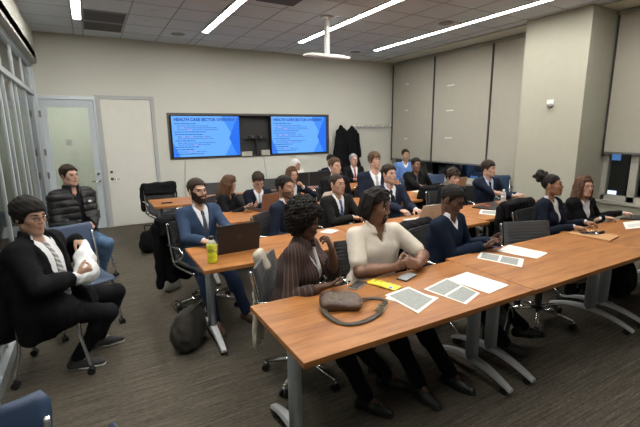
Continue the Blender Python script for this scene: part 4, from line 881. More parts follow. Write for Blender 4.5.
def make_hair(root, org, style, m_, hp, HA, hz, Hc, N, P, s, CH, cp, q, fem):
    if style == 'bald': return
    prm = {'buzz': (0.003, 0.0045, 0, 0, .068), 'short': (0.005, 0.011, 0.0015, 300, .066), 'textured': (0.006, 0.018, 0.003, 170, .070), 'fringe': (0.012, 0.018, 0.0025, 170, .044), 'curly': (0.013, 0.024, 0.004, 200, .056),
           'mop': (0.016, 0.024, 0.003, 150, .046), 'side': (0.005, 0.016, 0.0015, 200, .070), 'long': (0.010, 0.014, 0.002, 150, .070), 'bun': (0.006, 0.008, 0.0015, 200, .062), 'dreads': (0.012, 0.016, 0.004, 200, .066), 'afro': (0.02, 0.03, 0, 0, .06), 'hijab': (0.02, 0.02, 0.0, 0, .05)}[style]
    t0, t1, am, fr, hlz = prm; h = (0.0052 if q <= 1.0 else 0.0060 if q < 1.4 else 0.0078); mm = m_
    cran = Ell(hp(0, 0.012, 0.030), HA, np.array([0.074, 0.094, 0.088])*hz); prs = []; r = random.Random(11)
    if style == 'afro':
        c = [Ell(hp(0, 0.030, 0.052), HA, np.array([0.132, 0.128, 0.118])*hz, 0.04), Ell(hp(0.05, 0.045, -0.03), HA, np.array([0.078, 0.085, 0.085])*hz, 0.04), Ell(hp(-0.05, 0.045, -0.03), HA, np.array([0.078, 0.085, 0.085])*hz, 0.04)]
        for k in range(150):
            a, b_ = r.uniform(0, 6.283), math.acos(r.uniform(-0.55, 1)); v = (math.sin(b_)*math.cos(a), math.sin(b_)*math.sin(a), math.cos(b_)); 
            p = hp(0.128*v[0], 0.030+0.125*v[1], 0.045+0.118*v[2]); c.append(Cone(p, p, r.uniform(0.010, 0.022), 0.012, 0.012))
        f = Field(*bbox_of(c, 0.03), 0.0055); f.add(c); f.wob(0.005, 230, 3); f.wob(0.003, 480, 4); f.cut([Ell(hp(0, -0.115, -0.045), HA, np.array([0.068, 0.075, 0.105])*hz), Cone(hp(0, -0.03, -0.1), hp(0, -0.02, -0.2), 0.06, 0.06)], 0.012)
        fast_link('hair', [f.mesh()], mm, root, org); return
    if style == 'hijab':
        sc = cloth('pale_headscarf', (0.60, 0.58, 0.56)); c = [Ell(hp(0, 0.012, 0.015), HA, np.array([0.095, 0.112, 0.118])*hz, 0.03), Cone(hp(0, 0.03, -0.08), N, 0.085, 0.11, 0.05), Cone(N-CH[0]*0.08, N+CH[0]*0.08, 0.09, 0.09, 0.05)]
        f = Field(*bbox_of(c, 0.02), 0.009); f.add(c); f.cut([Ell(hp(0, -0.105, -0.025), HA, np.array([0.055, 0.06, 0.085])*hz)], 0.01); f.wob(0.003, 60, 2); fast_link('headscarf', [f.mesh()], sc, root, org); return
    extra = []
    if style == 'long':
        for k in range(46):
            a = -2.35+4.7*k/45+r.uniform(-.04, .04)     # around back, 0 = back
            x0, y0 = math.sin(a), math.cos(a); z1 = r.uniform(-0.27, -0.20) ; rr = r.uniform(0.010, 0.016)
            pts = [hp(0.02*x0, -0.02+0.03*y0, 0.118), hp(0.066*x0, 0.012+0.080*y0, 0.075), hp(0.088*x0, 0.012+0.100*y0, 0.0), hp(0.094*x0, 0.018+0.102*y0, -0.09), hp(0.108*x0, 0.03+0.085*y0, -0.16), hp(0.112*x0, 0.02+0.09*y0, z1)]
            extra += [Cone(pts[i], pts[i+1], rr, rr*(0.55 if i == 4 else 1), 0.008) for i in range(5)]
    if style == 'dreads':
        for k in range(84):
            a = -1.8+3.6*r.random(); x0, y0 = math.sin(a), math.cos(a); lv = r.random(); z1 = -0.01-0.095*r.random(); rr = r.uniform(0.0068, 0.0095); e = r.uniform(0.0, 0.02)
            pts = [hp(0.045*x0*lv, -0.03+0.07*y0*lv, 0.122), hp((0.072+e)*x0, 0.012+(0.088+e)*y0, 0.078), hp((0.088+e)*x0, 0.012+(0.104+e)*y0, 0.01), hp((0.090+e)*x0, 0.016+(0.104+e)*y0, z1)]
            extra += [Cone(pts[i], pts[i+1], rr, rr*0.9, 0.002) for i in range(3)]
        for x0 in (-0.066, 0.066):
            pts = [hp(x0*0.6, -0.045, 0.12), hp(x0, -0.088, 0.085), hp(x0*1.15, -0.098, 0.05-0.02*r.random())]; extra += [Cone(pts[i], pts[i+1], 0.008, 0.007, 0.002) for i in range(2)]
    if style == 'bun':
        c = hp(0, 0.115, 0.105); extra += [Ell(c, HA, np.array([0.062, 0.060, 0.058])*hz, 0.02)]+[Cone(c+np.array([r.gauss(0, 1), r.gauss(0, 1), r.gauss(0, 1)])*0.026, c+np.array([r.gauss(0, 1), r.gauss(0, 1), r.gauss(0, 1)])*0.026, 0.026, 0.020, 0.010) for _ in range(14)]
    if style == 'curly':
        for k in range(60):
            a, b_ = r.uniform(0, 6.283), math.acos(r.uniform(0.0, 1)); v = (math.sin(b_)*math.cos(a), math.sin(b_)*math.sin(a), math.cos(b_)); p = hp(0.092*v[0], 0.008+0.112*v[1], 0.040+0.100*v[2]); extra.append(Cone(p, p, r.uniform(0.010, 0.018), 0.012, 0.010))
    if style in ('textured', 'side', 'fringe', 'mop'):
        def cz(x, y, t): return 0.030+0.088*math.sqrt(max(0.02, 1-(x/0.078)**2-((y-0.012)/0.098)**2))+t
        for k in range(64):
            x0 = r.uniform(-0.062, 0.062); y0 = r.uniform(-0.045, 0.085); dx = 0.014 if style != 'side' else 0.03; dx += r.uniform(-0.012, 0.012); dy = -0.032+r.uniform(-0.008, 0.008)
            if style == 'side': dy = -0.012
            tt = t1*0.75; lift = 0.006 if style in ('textured', 'mop') else 0.0
            x1, y1 = x0+dx, max(y0+dy, -0.082 if style in ('fringe', 'mop') else -0.068); z1_ = cz(x1, y1, tt*0.6+lift)
            if style in ('fringe', 'mop') and y1 < -0.07: z1_ = min(z1_, 0.075)
            extra.append(Cone(hp(x0, y0, cz(x0, y0, tt*0.5)), hp(x1, y1, z1_), 0.0085, 0.0055, 0.006))
    lo, hi = bbox_of([cran]+extra, 0.045); f = Field(lo, hi, h); x, y, z = [c/hz for c in f.loc(Hc, HA)]
    d = cran.d(f.X, f.Y, f.Z); sm = np.clip(z/0.095, 0, 1); t = t0+(t1-t0)*sm*sm*(3-2*sm); f.F = d-t*hz
    if am: f.wob(am, fr, 9)
    # hairline: front high, over the ear, down the nape
    yy = np.array([-0.20, -0.085, -0.060, -0.040, -0.016, 0.000, 0.040, 0.065, 0.2]); 
    front = hlz; nape = -0.055
    ht = [front, front, front-0.004, 0.028, -0.022 if style not in ('bun', 'dreads') else 0.01, 0.014, -0.012, nape, nape]
    if style == 'mop': ht = [front, front, front-0.01, 0.0, -0.045, -0.045, -0.05, -0.085, -0.085]
    if style == 'fringe': ht = [front, front, front-0.004, 0.02, -0.028, 0.004, -0.02, -0.065, -0.065]
    if style == 'long': ht = [front, front, front-0.01, 0.03, -0.04, -0.05, -0.06, -0.08, -0.08]
    hl_ = np.interp(y, yy, ht)
    if style not in ('mop', 'fringe'): hl_ = hl_+np.where(y < -0.04, -0.22*np.maximum(0, np.abs(x)-0.045), 0)
    f.F = np.maximum(f.F, (hl_-z)*hz*0.75)
    if extra:
        if style in ('curly',): 
            e_ = Field(lo, hi, h); e_.add(extra); e_.F = np.maximum(e_.F, (hl_-z-0.005)*hz*0.75); f.F = smin(f.F, e_.F, 0.01)
        else: f.add(extra)
    if style in ('long',): f.cut([Ell(hp(0, -0.105, -0.020), HA, np.array([0.058, 0.055, 0.082])*hz)], 0.008); f.wob(0.002, 160, 3)
    fast_link('hair', [f.mesh()], mm, root, org)

# ================================================================== CAST
def seat_for(pr, kind, phi, label, group='office chairs at the tables', off=-0.09):
    O = pr['O']; F = fdir(phi); c = O-F*off; return chair(kind, c[0], c[1], phi, label, group)
G1 = 'audience in the front row'; G2 = 'audience in the second row'; G3 = 'audience in the third row'; G4 = 'audience in the back row'
P = {}
# --- front row
P[9] = person('person with a dark afro in brown pinstriped shirt, chin on hand', (1.215, 2.38, 1.161), 42, 12, 36, 12, 'dark', 'afro', 'black', jacket=STRIPEB, jstyle='blouse', shirt=WSHIRT, fem=True, girth=1.3,
    lh=(1.335, 2.23, 0.975), lhd=(-0.35, 0.15, 1), lhn=(-0.7, 0.5, 0.1), lc=0.75, lpole=(0.5, -0.7, -1.0), rh=(1.20, 2.09, 0.79), rhd=(0.95, -0.1, 0.0), rhn=(0.1, 0.25, 1), rc=0.35, rpole=(-0.4, -0.3, -1), sleeve=0.62, q=0.95, group=G1, feet=[(1.62, 1.95), (1.36, 1.86)])
P[10] = person('person with short dreadlocks in cream polo shirt, hands clasped', (1.835, 2.40, 1.200), -6, 8, 22, 12, 'brown', 'dreads', 'black', jacket=CREAM, jstyle='polo', girth=1.26, beard='goatee',
    rh=(1.79, 2.12, 0.80), rhd=(0.95, -0.15, 0.18), rhn=(0.25, 0.9, 0.3), rc=0.55, lh=(1.96, 2.08, 0.80), lhd=(-0.75, 0.1, 0.25), lhn=(-0.3, 0.8, -0.2), lc=0.75, rpole=(-0.7, 0.1, -0.6), lpole=(0.9, -0.1, -0.5), sleeve=0.4, q=0.95, group=G1, feet=[(2.02, 1.78), (1.74, 1.78)], foot_dir=10)
P[20] = person('person with glasses in navy sweater looking down at a phone', (2.647, 2.42, 1.169), 14, 12, 20, 24, 'dark', 'short', 'black', jacket=KNAVY, jstyle='sweater', shirt=WSHIRT, girth=1.12, glasses='dark', lh=(2.92, 2.24, 0.80), lhd=(0.2, -0.9, 0.1), lhn=(-0.6, 0, 0.7), rh=(2.78, 2.20, 0.785), rhd=(0.85, -0.3, 0.05), rhn=(0.1, 0.3, 0.9), rc=0.6, lc=0.6, q=1.0, group=G1, feet=[(2.98, 1.72), (2.66, 1.75)], foot_dir=50)
P[22] = person('person with dark hair in a bun and navy blazer, facing right', (4.210, 2.50, 1.166), 6, 6, 18, -6, 'tan', 'bun', 'black', jacket=DNAVY, jstyle='suit', shirt=WSHIRT, fem=True, lh=(4.42, 2.24, 0.79), lhd=(0.3, -0.9, 0), rh=(4.12, 2.19, 0.785), rhd=(0.3, -0.9, 0), q=1.0, group=G1)
P[23] = person('person with long brown hair in black blazer, front row right', (4.826, 2.50, 1.109), -14, 8, -22, 0, 'fair', 'long', 'long', jacket=BLACKC, jstyle='suit', shirt=WSHIRT, fem=True, lh=(5.28, 2.29, 0.785), lhd=(0.5, -0.8, 0), rh=(4.84, 2.26, 0.785), rhd=(0.5, -0.8, 0), q=1.0, group=G1)
# --- second row
P[3] = person('bearded person in blue suit seated behind black laptop', (0.883, 4.08, 1.181), 16, 0, 20, -2, 'light', 'side', 'dark', jacket=BLUESUIT, shirt=WSHIRT, tie='charcoal', beard='full', rh=(0.80, 3.60, 0.79), lh=(1.10, 3.60, 0.79), trous=cloth('blue_suit_trousers', (0.022, 0.035, 0.075)), shoe=SHOEBR, q=1.0, group=G2, feet=[(1.13, 3.46), (0.80, 3.30)])
P[6] = person('person with short beard in navy jacket behind the afro', (1.787, 3.96, 1.160), 34, 8, 28, -4, 'olive', 'textured', 'black', jacket=NAVY, shirt=WSHIRT, beard='stubble', q=1.1, group=G2)
P[11] = person('person with buzz cut in black suit and blue striped tie', (2.507, 4.06, 1.136), 6, 4, 14, -2, 'light', 'buzz', 'dark', jacket=CHARC, shirt=WSHIRT, tie='navy', rh=(2.50, 3.72, 0.79), rhd=(0.9, -0.3, 0), lh=(2.68, 3.66, 0.79), lhd=(-0.3, -0.9, 0), q=1.1, group=G2)
P[18] = person('person with dark quiff in navy suit and black tie', (3.367, 4.16, 1.194), -12, 2, 2, -3, 'fair', 'textured', 'dark', jacket=NAVY, shirt=WSHIRT, tie='black', lh=(3.42, 3.70, 0.79), lhd=(-0.2, -0.95, 0), rh=(3.20, 3.66, 0.79), q=1.1, group=G2)
P[19] = person('person with curly dark hair, half hidden behind the navy sweater', (4.416, 4.04, 1.084), -14, 10, -10, 2, 'fair', 'curly', 'dark', jacket=BLKC, shirt=WSHIRT, q=1.1, group=G2)
P[21] = person('person with fringe in navy suit beside the water bottle', (5.253, 4.12, 1.167), -12, 8, 14, 2, 'fair', 'fringe', 'dark', jacket=NAVY, shirt=BSHIRT, tie='black', lh=(5.50, 3.79, 0.79), lhd=(0.6, -0.8, 0), rh=(5.33, 3.74, 0.79), rhd=(0.8, -0.5, 0), q=1.1, group=G2)
# --- third row
P[4] = person('person with long brown hair in black top looking at phone', (1.567, 5.28, 1.076), 42, 22, 56, 22, 'light', 'long', 'long', jacket=BLKC, jstyle='sweater', fem=True, rh=(1.66, 4.98, 0.79), rhd=(0.9, -0.2, 0.1), rhn=(0, 0.3, 0.9), lh=(1.80, 5.02, 0.79), lhd=(0.2, -0.8, 0.2), lhn=(-0.6, 0, 0.6), q=1.3, group=G3)
P[5] = person('person in dark suit with head bowed over brown laptop', (1.992, 5.32, 1.083), -2, 14, -6, 34, 'fair', 'textured', 'dark', jacket=DNAVY, shirt=WSHIRT, tie='palegrey', rh=(1.93, 5.02, 0.79), lh=(2.10, 4.98, 0.79), q=1.3, group=G3)
P[7] = person('person with straight long brown hair resting chin on hand', (2.565, 5.42, 1.130), 8, 14, 2, 4, 'light', 'long', 'long', jacket=NAVY, shirt=WSHIRT, fem=True, lh=(2.66, 5.25, 0.955), lhd=(-0.5, 0.2, 0.8), lhn=(-0.7, 0.3, 0), lc=0.8, lpole=(0.9, -0.4, -0.6), q=1.3, group=G3)
P[13] = person('person with brown quiff in black jacket below the coats', (3.250, 5.32, 1.227), 4, 0, 8, -2, 'fair', 'textured', 'brown', jacket=BLKSUIT, shirt=WSHIRT, q=1.4, group=G3)
P[15] = person('tall person with tousled light brown hair and grey tie', (3.851, 5.12, 1.303), -14, 0, 0, -4, 'fair', 'mop', 'light', jacket=NAVY, shirt=WSHIRT, tie='grey', q=1.3, group=G3, girth=1.05)
P[17] = person('person in black shirt and dark tie at the third row', (5.079, 5.52, 1.148), -24, 4, -12, 2, 'brown', 'short', 'black', jacket=BLKSUIT, shirt=BLKC, tie='dkgrey', girth=1.1, lh=(5.38, 5.20, 0.79), rh=(4.95, 5.12, 0.79), q=1.4, group=G3)
# --- back row
P[8] = person('person in a pale headscarf against the back wall', (3.402, 7.00, 1.127), 5, 4, 10, 2, 'olive', 'hijab', 'black', jacket=mat('tan_top', (0.25, 0.18, 0.12), 0.8), jstyle='sweater', fem=True, q=1.7, group=G4)
P[12] = person('dark haired person at the back, hand to face, near the screen edge', (4.243, 7.10, 1.170), 10, 10, 20, 12, 'light', 'short', 'black', jacket=DNAVY, shirt=WSHIRT, rh=(4.22, 6.93, 1.03), rhd=(0.2, 0.1, 1), rhn=(0.2, 0.9, 0), rpole=(-0.6, -0.3, -1), q=1.7, group=G4)
P[14] = person('grey haired person with glasses and red tie at the back', (4.793, 7.10, 1.167), -10, 4, -4, 0, 'fair', 'short', 'grey', jacket=BLKSUIT, shirt=WSHIRT, tie='red', glasses='wire', rh=(4.60, 6.80, 0.79), q=1.6, group=G4)
P[16] = person('person in light blue sweater by the window shade corner', (6.051, 6.92, 1.221), -28, 4, -16, 0, 'light', 'side', 'dark', jacket=BSWEAT, jstyle='sweater', shirt=WSHIRT, q=1.6, group=G4)
# --- left side
P[1] = person('person with glasses in black coat holding a white plastic bag', (-0.421, 3.40, 1.193), 58, -6, 46, 6, 'light', 'mop', 'black', jacket=BLACKC, jstyle='coat', shirt=WSHIRT, tie='silver', girth=1.18, glasses='wire', lh=(-0.17, 3.58, 0.95), lhd=(0.6, -0.6, -0.5), lhn=(0, -0.2, -1), lpole=(0.2, 0.8, -0.7), rh=(-0.18, 3.22, 0.76), rhd=(0.75, 0.3, 0.2), rhn=(0, 0.8, 0.4), rc=0.7, rpole=(-0.4, -0.8, -0.5), q=0.95, group='people seated by the glass wall', feet=[(-0.10, 3.62), (-0.25, 3.34)], foot_dir=84, hs=1.04, shoe=DSNEAK)
P[2] = person('person in black puffer jacket and jeans by the glass door', (-0.250, 5.60, 1.274), 32, -2, 40, 0, 'fair', 'textured', 'dark', jacket=mat('black_puffer_nylon', (0.009, 0.009, 0.010), 0.5, bump=0.2, bscale=60, spec=0.3), jstyle='puffer', shirt=BLKC, trous=JEANS, shoe=SNEAK, lh=(-0.09, 5.31, 0.68), lhd=(-0.6, -0.4, -0.2), lhn=(0, 0.3, -0.8), rh=(-0.20, 5.28, 0.69), rhd=(0.8, -0.3, -0.1), rhn=(0, 0.3, -0.8), lc=0.6, rc=0.6, q=1.0, group='people seated by the glass wall', feet=[(-0.04, 5.42), (-0.22, 5.30)], foot_dir=20, girth=1.05)
seat_for(P[9], 'grey', 52, 'grey office chair under the person with afro, fringed scarf on it')
seat_for(P[10], 'black', -6, 'office chair under the person in cream polo shirt')
seat_for(P[20], 'black', 14, 'black office chair under the person in navy sweater')
seat_for(P[22], 'black', 6, 'office chair under the person with a hair bun')
seat_for(P[23], 'black', -14, 'office chair under the front row person with long brown hair')
seat_for(P[3], 'black', 16, 'office chair under the bearded person in blue suit')
seat_for(P[6], 'black', 34, 'office chair under the navy jacket person behind the afro')
seat_for(P[11], 'black', 6, 'office chair under the person with buzz cut')
seat_for(P[18], 'black', -12, 'office chair under the person with black tie and dark quiff')
seat_for(P[19], 'black', -14, 'office chair under the person with curly hair')
seat_for(P[21], 'black', -12, 'office chair under the person beside the water bottle')
seat_for(P[4], 'black', 42, 'office chair under the person in black top looking at phone')
seat_for(P[5], 'black', -2, 'office chair under the person bowed over brown laptop')
seat_for(P[7], 'black', 8, 'office chair under the person resting chin on hand')
seat_for(P[13], 'black', 4, 'office chair under the person below the coats')
seat_for(P[15], 'black', -14, 'office chair under the tall person with grey tie')
seat_for(P[17], 'blue', -24, 'blue chair under the person in black shirt', 'blue plastic chairs')
seat_for(P[8], 'black', 5, 'office chair under the person in pale headscarf')
seat_for(P[12], 'black', 10, 'office chair under the dark haired person at the back')
seat_for(P[14], 'black', -10, 'office chair under the grey haired person')
seat_for(P[16], 'blue', -28, 'blue chair under the person in light blue sweater', 'blue plastic chairs')
chair('blue', -0.365, 3.47, 82, 'blue chair on casters under the person holding white bag', 'blue plastic chairs')
seat_for(P[2], 'blue', 32, 'blue chair on casters under the person in puffer jacket', 'blue plastic chairs', -0.06)
# ================================================================== SMALL THINGS
TZ = 0.741
def blob(name, prims, h, m_, parent=None, wob=None, infl=0.0, cuts=None, planes=None, org=(0, 0, 0)):
    f = Field(*bbox_of(prims, 0.03), h); f.add(prims, infl)
    if cuts: f.cut(cuts, 0.01)
    if planes:
        for fn in planes: f.F = np.maximum(f.F, fn(f))
    if wob: 
        for a_, fr, sd in wob: f.wob(a_, fr, sd)
    return fast_link(name, [f.mesh()], m_, parent, org)
I3 = ((1, 0, 0), (0, 1, 0), (0, 0, 1))
# papers and booklets
def sheet_paper(c4, label, panels=(), z=TZ, group='papers on the tables', m_=PAPER, th=0.0014, name='paper_sheet', pm=None):
    c4 = [np.array((x, y, 0.0)) for x, y in c4]; cen = sum(c4)/4; area = sum(c4[i][0]*c4[(i+1) % 4][1]-c4[(i+1) % 4][0]*c4[i][1] for i in range(4))
    if area < 0: c4 = c4[::-1]
    f = MB(); vs = [p-cen for p in c4]+[p-cen+np.array((0, 0, th)) for p in c4]; f.add(vs, [(3, 2, 1, 0), (4, 5, 6, 7), (0, 1, 5, 4), (1, 2, 6, 5), (2, 3, 7, 6), (3, 0, 4, 7)])
    if not panels: o = f.build(name, m_, None, (cen[0], cen[1], z)); return tag(o, label, 'paper', group)
    t = empty(name, (cen[0], cen[1], z), 0, label, 'paper', group); f.build('page', m_, t)
    if area < 0: c4 = c4[::-1]
    q = lambda u, v: (c4[0]*(1-u)+c4[1]*u)*(1-v)+(c4[3]*(1-u)+c4[2]*u)*v-cen
    for (u0, u1, v0, v1) in panels:
        g = MB(); P4 = [q(u0, v0), q(u1, v0), q(u1, v1), q(u0, v1)]; zz = np.array((0, 0, th+0.0004)); vs = [p+zz for p in P4]; fs = [(0, 1, 2, 3)]
        n_ = np.cross(vs[1]-vs[0], vs[2]-vs[0]); fs = [(0, 1, 2, 3)] if n_[2] > 0 else [(3, 2, 1, 0)]
        vs += [p+np.array((0, 0, th)) for p in P4]; g.add(vs, fs+[(0, 1, 5, 4), (1, 2, 6, 5), (2, 3, 7, 6), (3, 0, 4, 7)]); g.build('printed_panel', pm or PRINT, t)
    return t
sheet_paper([(1.475, 1.834), (1.681, 1.899), (1.76, 1.67), (1.56, 1.60)], 'white sheet lying beneath the grey printed page by the leather bag')
sheet_paper([(1.50, 1.87), (1.72, 1.90), (1.73, 1.66), (1.50, 1.57)], 'grey printed page on loose white sheets beside the yellow packet', [(0.08, 0.92, 0.08, 0.92)], TZ+0.002)
sheet_paper([(1.78, 1.82), (2.057, 1.888), (2.031, 1.591), (1.826, 1.521)], 'open booklet with two grey pages in front of cream polo', [(0.05, 0.95, 0.05, 0.47), (0.05, 0.95, 0.53, 0.93)])
sheet_paper([(2.042, 1.874), (2.271, 1.901), (2.304, 1.586), (2.074, 1.556)], 'blank looking white booklet at the seam of two tables', [(0.25, 0.95, 0.49, 0.505)], TZ+0.001)
sheet_paper([(2.601, 2.089), (2.763, 2.183), (2.891, 1.88), (2.703, 1.768)], 'folded grey printed booklet in front of the navy sweater', [(0.1, 0.9, 0.06, 0.46), (0.1, 0.9, 0.52, 0.90)])
sheet_paper([(2.90, 2.133), (3.147, 2.199), (3.204, 1.879), (2.989, 1.835)], 'white printed sheet in front of the empty ribbed chair', [(0.1, 0.9, 0.08, 0.75)], TZ, pm=mat('faint_print', (0.62, 0.63, 0.60), 0.8, var=0.2, vscale=200, stretch=(0.3, 3, 1)))
sheet_paper([(4.056, 3.272), (4.288, 3.432), (4.43, 3.26), (4.164, 3.059)], 'small printed sheet below the black folder on second row', [(0.15, 0.85, 0.1, 0.9)])
sheet_paper([(4.637, 1.954), (4.965, 2.129), (5.35, 2.06), (5.10, 1.86)], 'white papers at the right edge of the picture', [(0.2, 0.6, 0.1, 0.9)], pm=mat('faint_print', (0.62, 0.63, 0.60), 0.8))
sheet_paper([(4.62, 5.12), (4.80, 5.17), (4.86, 4.98), (4.68, 4.90)], 'white paper before the person in black shirt')
sheet_paper([(3.02, 3.42), (3.20, 3.46), (3.24, 3.30), (3.06, 3.26)], 'white paper half under the pale laptop')
sheet_paper([(1.95, 3.50), (2.09, 3.57), (2.16, 3.46), (2.02, 3.39)], 'white paper beside the afro on the second row table')
sheet_paper([(3.75, 6.16), (3.95, 6.16), (3.95, 6.04), (3.75, 6.04)], 'white paper on the back table between two heads')
# dark notebooks and folders
sheet_paper([(4.304, 3.589), (4.887, 3.72), (4.733, 3.398), (4.378, 3.294)], 'black folder lying before the water bottle', z=TZ, m_=BLACKP, th=0.012, name='black_folder', group='folders')['category'] = 'folder'
sheet_paper([(5.092, 2.22), (5.40, 2.23), (5.52, 2.12), (5.22, 2.08)], 'dark notebook at the right edge in the front row', z=TZ, m_=BLACKL, th=0.016, name='notebook', group='folders')['category'] = 'notebook'
sheet_paper([(3.971, 2.153), (4.252, 2.222), (4.253, 1.84), (3.993, 1.793)], 'tan folder with a phone and keys on top', z=TZ, m_=mat('tan_cover', (0.50, 0.27, 0.12), 0.5), th=0.012, name='tan_folder', group='folders')['category'] = 'folder'
def slab(name, x, y, z, w, l, h, rz, m_, label, cat, group=None, tilt=0, face=None, facename='screen'):
    t = empty(name, (x, y, z), rz, label, cat, group); f = MB(); f.box(-w/2, w/2, -l/2, l/2, 0, h); f.build('casing', m_, t, bevel=min(h*0.4, 0.004))
    f = MB(); f.box(-w/2+0.003, w/2-0.003, -l/2+0.004, l/2-0.004, h, h+0.0008); f.build(facename, face or mat('dark_glass', (0.015, 0.015, 0.018), 0.08), t)
    if tilt: t.rotation_euler = (tilt, 0, rz)
    return t
slab('smartphone', 4.10, 2.03, TZ+0.012, 0.075, 0.155, 0.009, 0.9, mat('phone_grey', (0.25, 0.25, 0.26), 0.3, 0.5), 'grey phone lying on the tan folder', 'phone', 'phones')
slab('smartphone', 1.45, 2.09, TZ, 0.072, 0.15, 0.009, -1.1, mat('phone_pale', (0.45, 0.42, 0.38), 0.3, 0.4), 'pale phone lying by the hand of person with afro', 'phone', 'phones')
slab('smartphone', 1.83, 2.04, TZ, 0.078, 0.16, 0.010, -1.2, BLACKP, 'black phone under the clasped hands', 'phone', 'phones', face=mat('phone_sheen', (0.35, 0.36, 0.38), 0.2))
slab('smartphone', 2.91, 2.16, 0.80, 0.072, 0.15, 0.009, -0.7, mat('phone_purple', (0.16, 0.10, 0.22), 0.3), 'purple phone held by the person in navy sweater', 'phone', 'phones', tilt=0.25)
slab('smartphone', 5.25, 3.66, TZ, 0.075, 0.155, 0.010, 1.3, BLACKP, 'black phone right of the water bottle', 'phone', 'phones')
slab('smartphone', 0.90, 6.22, TZ, 0.075, 0.155, 0.010, 1.45, BLACKP, 'black phone alone on the back left table', 'phone', 'phones')
slab('smartphone', 1.72, 4.93, 0.80, 0.070, 0.145, 0.009, -0.9, BLACKP, 'phone in the hands of person in black top', 'phone', 'phones', tilt=0.3)
slab('smartphone', 4.52, 3.53, TZ+0.013, 0.05, 0.09, 0.006, 0.5, mat('red_case', (0.45, 0.06, 0.03), 0.5), 'small red card on the black folder', 'card', face=mat('red_face', (0.5, 0.08, 0.04), 0.5), facename='print').name = 'red_card'
t = empty('key_bunch', (4.20, 2.00, TZ+0.013), 0.4, 'dark bunch of keys on the tan folder', 'keys')
f = MB(); f.tube([(0.02*math.cos(a), 0.02*math.sin(a), 0.004) for a in np.linspace(0, 6.28, 13)[:-1]], 0.0018, 6, closed=True); f.build('key_ring', CHROME, t)
for k in range(4):
    a = 0.4+0.8*k; f = MB(); f.tube([(0.02*math.cos(a), 0.02*math.sin(a), 0.006+0.002*k), (0.075*math.cos(a+0.2), 0.075*math.sin(a+0.2), 0.008)], [0.012, 0.006], 6, flat=((0, 0, 1), 0.3)); f.build('key', CHROME if k % 2 else BLACKP, t)
blob('key_fob', [Cone((-0.04, -0.02, 0.012), (0.01, -0.04, 0.012), 0.014, 0.016, 0.01)], 0.004, BLACKP, t)
# laptops
def laptop(x, y, rz, W, D, tilt, m_, label, lidc=None, backc=None):
    t = empty('laptop', (x, y, TZ), rz, label, 'laptop', 'open laptops')
    f = MB(); f.box(-W/2, W/2, 0.0, D, 0.0, 0.016); b0 = f.build('base', m_, t, bevel=0.004)
    f = MB(); f.box(-W/2+0.025, W/2-0.025, 0.03, D*0.62, 0.0162, 0.0175); f.build('keyboard', BLACKP, b0)
    c, s_ = math.cos(tilt), math.sin(tilt); th = 0.007; H_ = D*0.98
    def L_(u, v, w): return (u, -v*s_-w*c+0.004, 0.014+v*c-w*s_)
    f = MB(); vs = [L_(u, v, w) for v in (0, H_) for w in (0, th) for u in (-W/2, W/2)]; f.add(vs, [(0, 1, 3, 2), (4, 6, 7, 5), (0, 4, 5, 1), (2, 3, 7, 6), (0, 2, 6, 4), (1, 5, 7, 3)]); ld = f.build('lid', lidc or m_, t, bevel=0.003)
    f = MB(); vs = [L_(u, v, -0.0008) for v in (0.012, H_-0.01) for u in (-W/2+0.008, W/2-0.008)]; f.add(vs, [(0, 1, 3, 2)]); f.build('screen', mat('laptop_screen', (0.02, 0.02, 0.025), 0.15, emit=(0.55, 0.62, 0.7), estr=0.35), ld)
    f = MB(); ring = [L_(0.014*math.cos(a), H_*0.52+0.014*math.sin(a), th+0.0006) for a in np.linspace(0, 6.28, 17)[:-1]]; f.tube(ring, 0.0011, 5, closed=True); f.build('round_emblem', backc or mat('emblem_grey', (0.10, 0.10, 0.10), 0.3), ld)
    return t
laptop(1.025, 3.262, 0.06, 0.375, 0.25, 0.16, mat('laptop_black', (0.020, 0.018, 0.018), 0.4), 'black open laptop facing the bearded person in blue suit')
laptop(3.19, 3.24, 0.0, 0.33, 0.23, 0.42, mat('laptop_silver', (0.60, 0.62, 0.58), 0.4, 0.1), 'pale silver open laptop on the middle second row table')
laptop(1.99, 4.86, 0.30, 0.35, 0.23, 0.20, mat('laptop_bronze', (0.22, 0.135, 0.10), 0.35, 0.5), 'brown open laptop before the person with bowed head')
laptop(5.36, 4.80, 0.0, 0.33, 0.23, 0.30, mat('laptop_rose', (0.36, 0.27, 0.22), 0.35, 0.4), 'rose tan open laptop beside the person in black shirt')
# monitors on the back table
for (x, y, rz, l) in [(3.10, 6.28, 0.2, 'black desk monitor on the back table, left one'), (3.55, 6.34, 0.1, 'black desk monitor on the back table, right one')]:
    t = empty('desk_monitor', (x, y, TZ), rz, l, 'monitor', 'monitors on the back table')
    f = MB(); f.box(-0.22, 0.22, -0.015, 0.015, 0.06, 0.31); f.build('casing', BLACKP, t, bevel=0.005); f = MB(); f.box(-0.09, 0.09, -0.07, 0.07, 0, 0.012); f.box(-0.02, 0.02, -0.012, 0.012, 0.01, 0.1); f.build('stand', BLACKP, t)
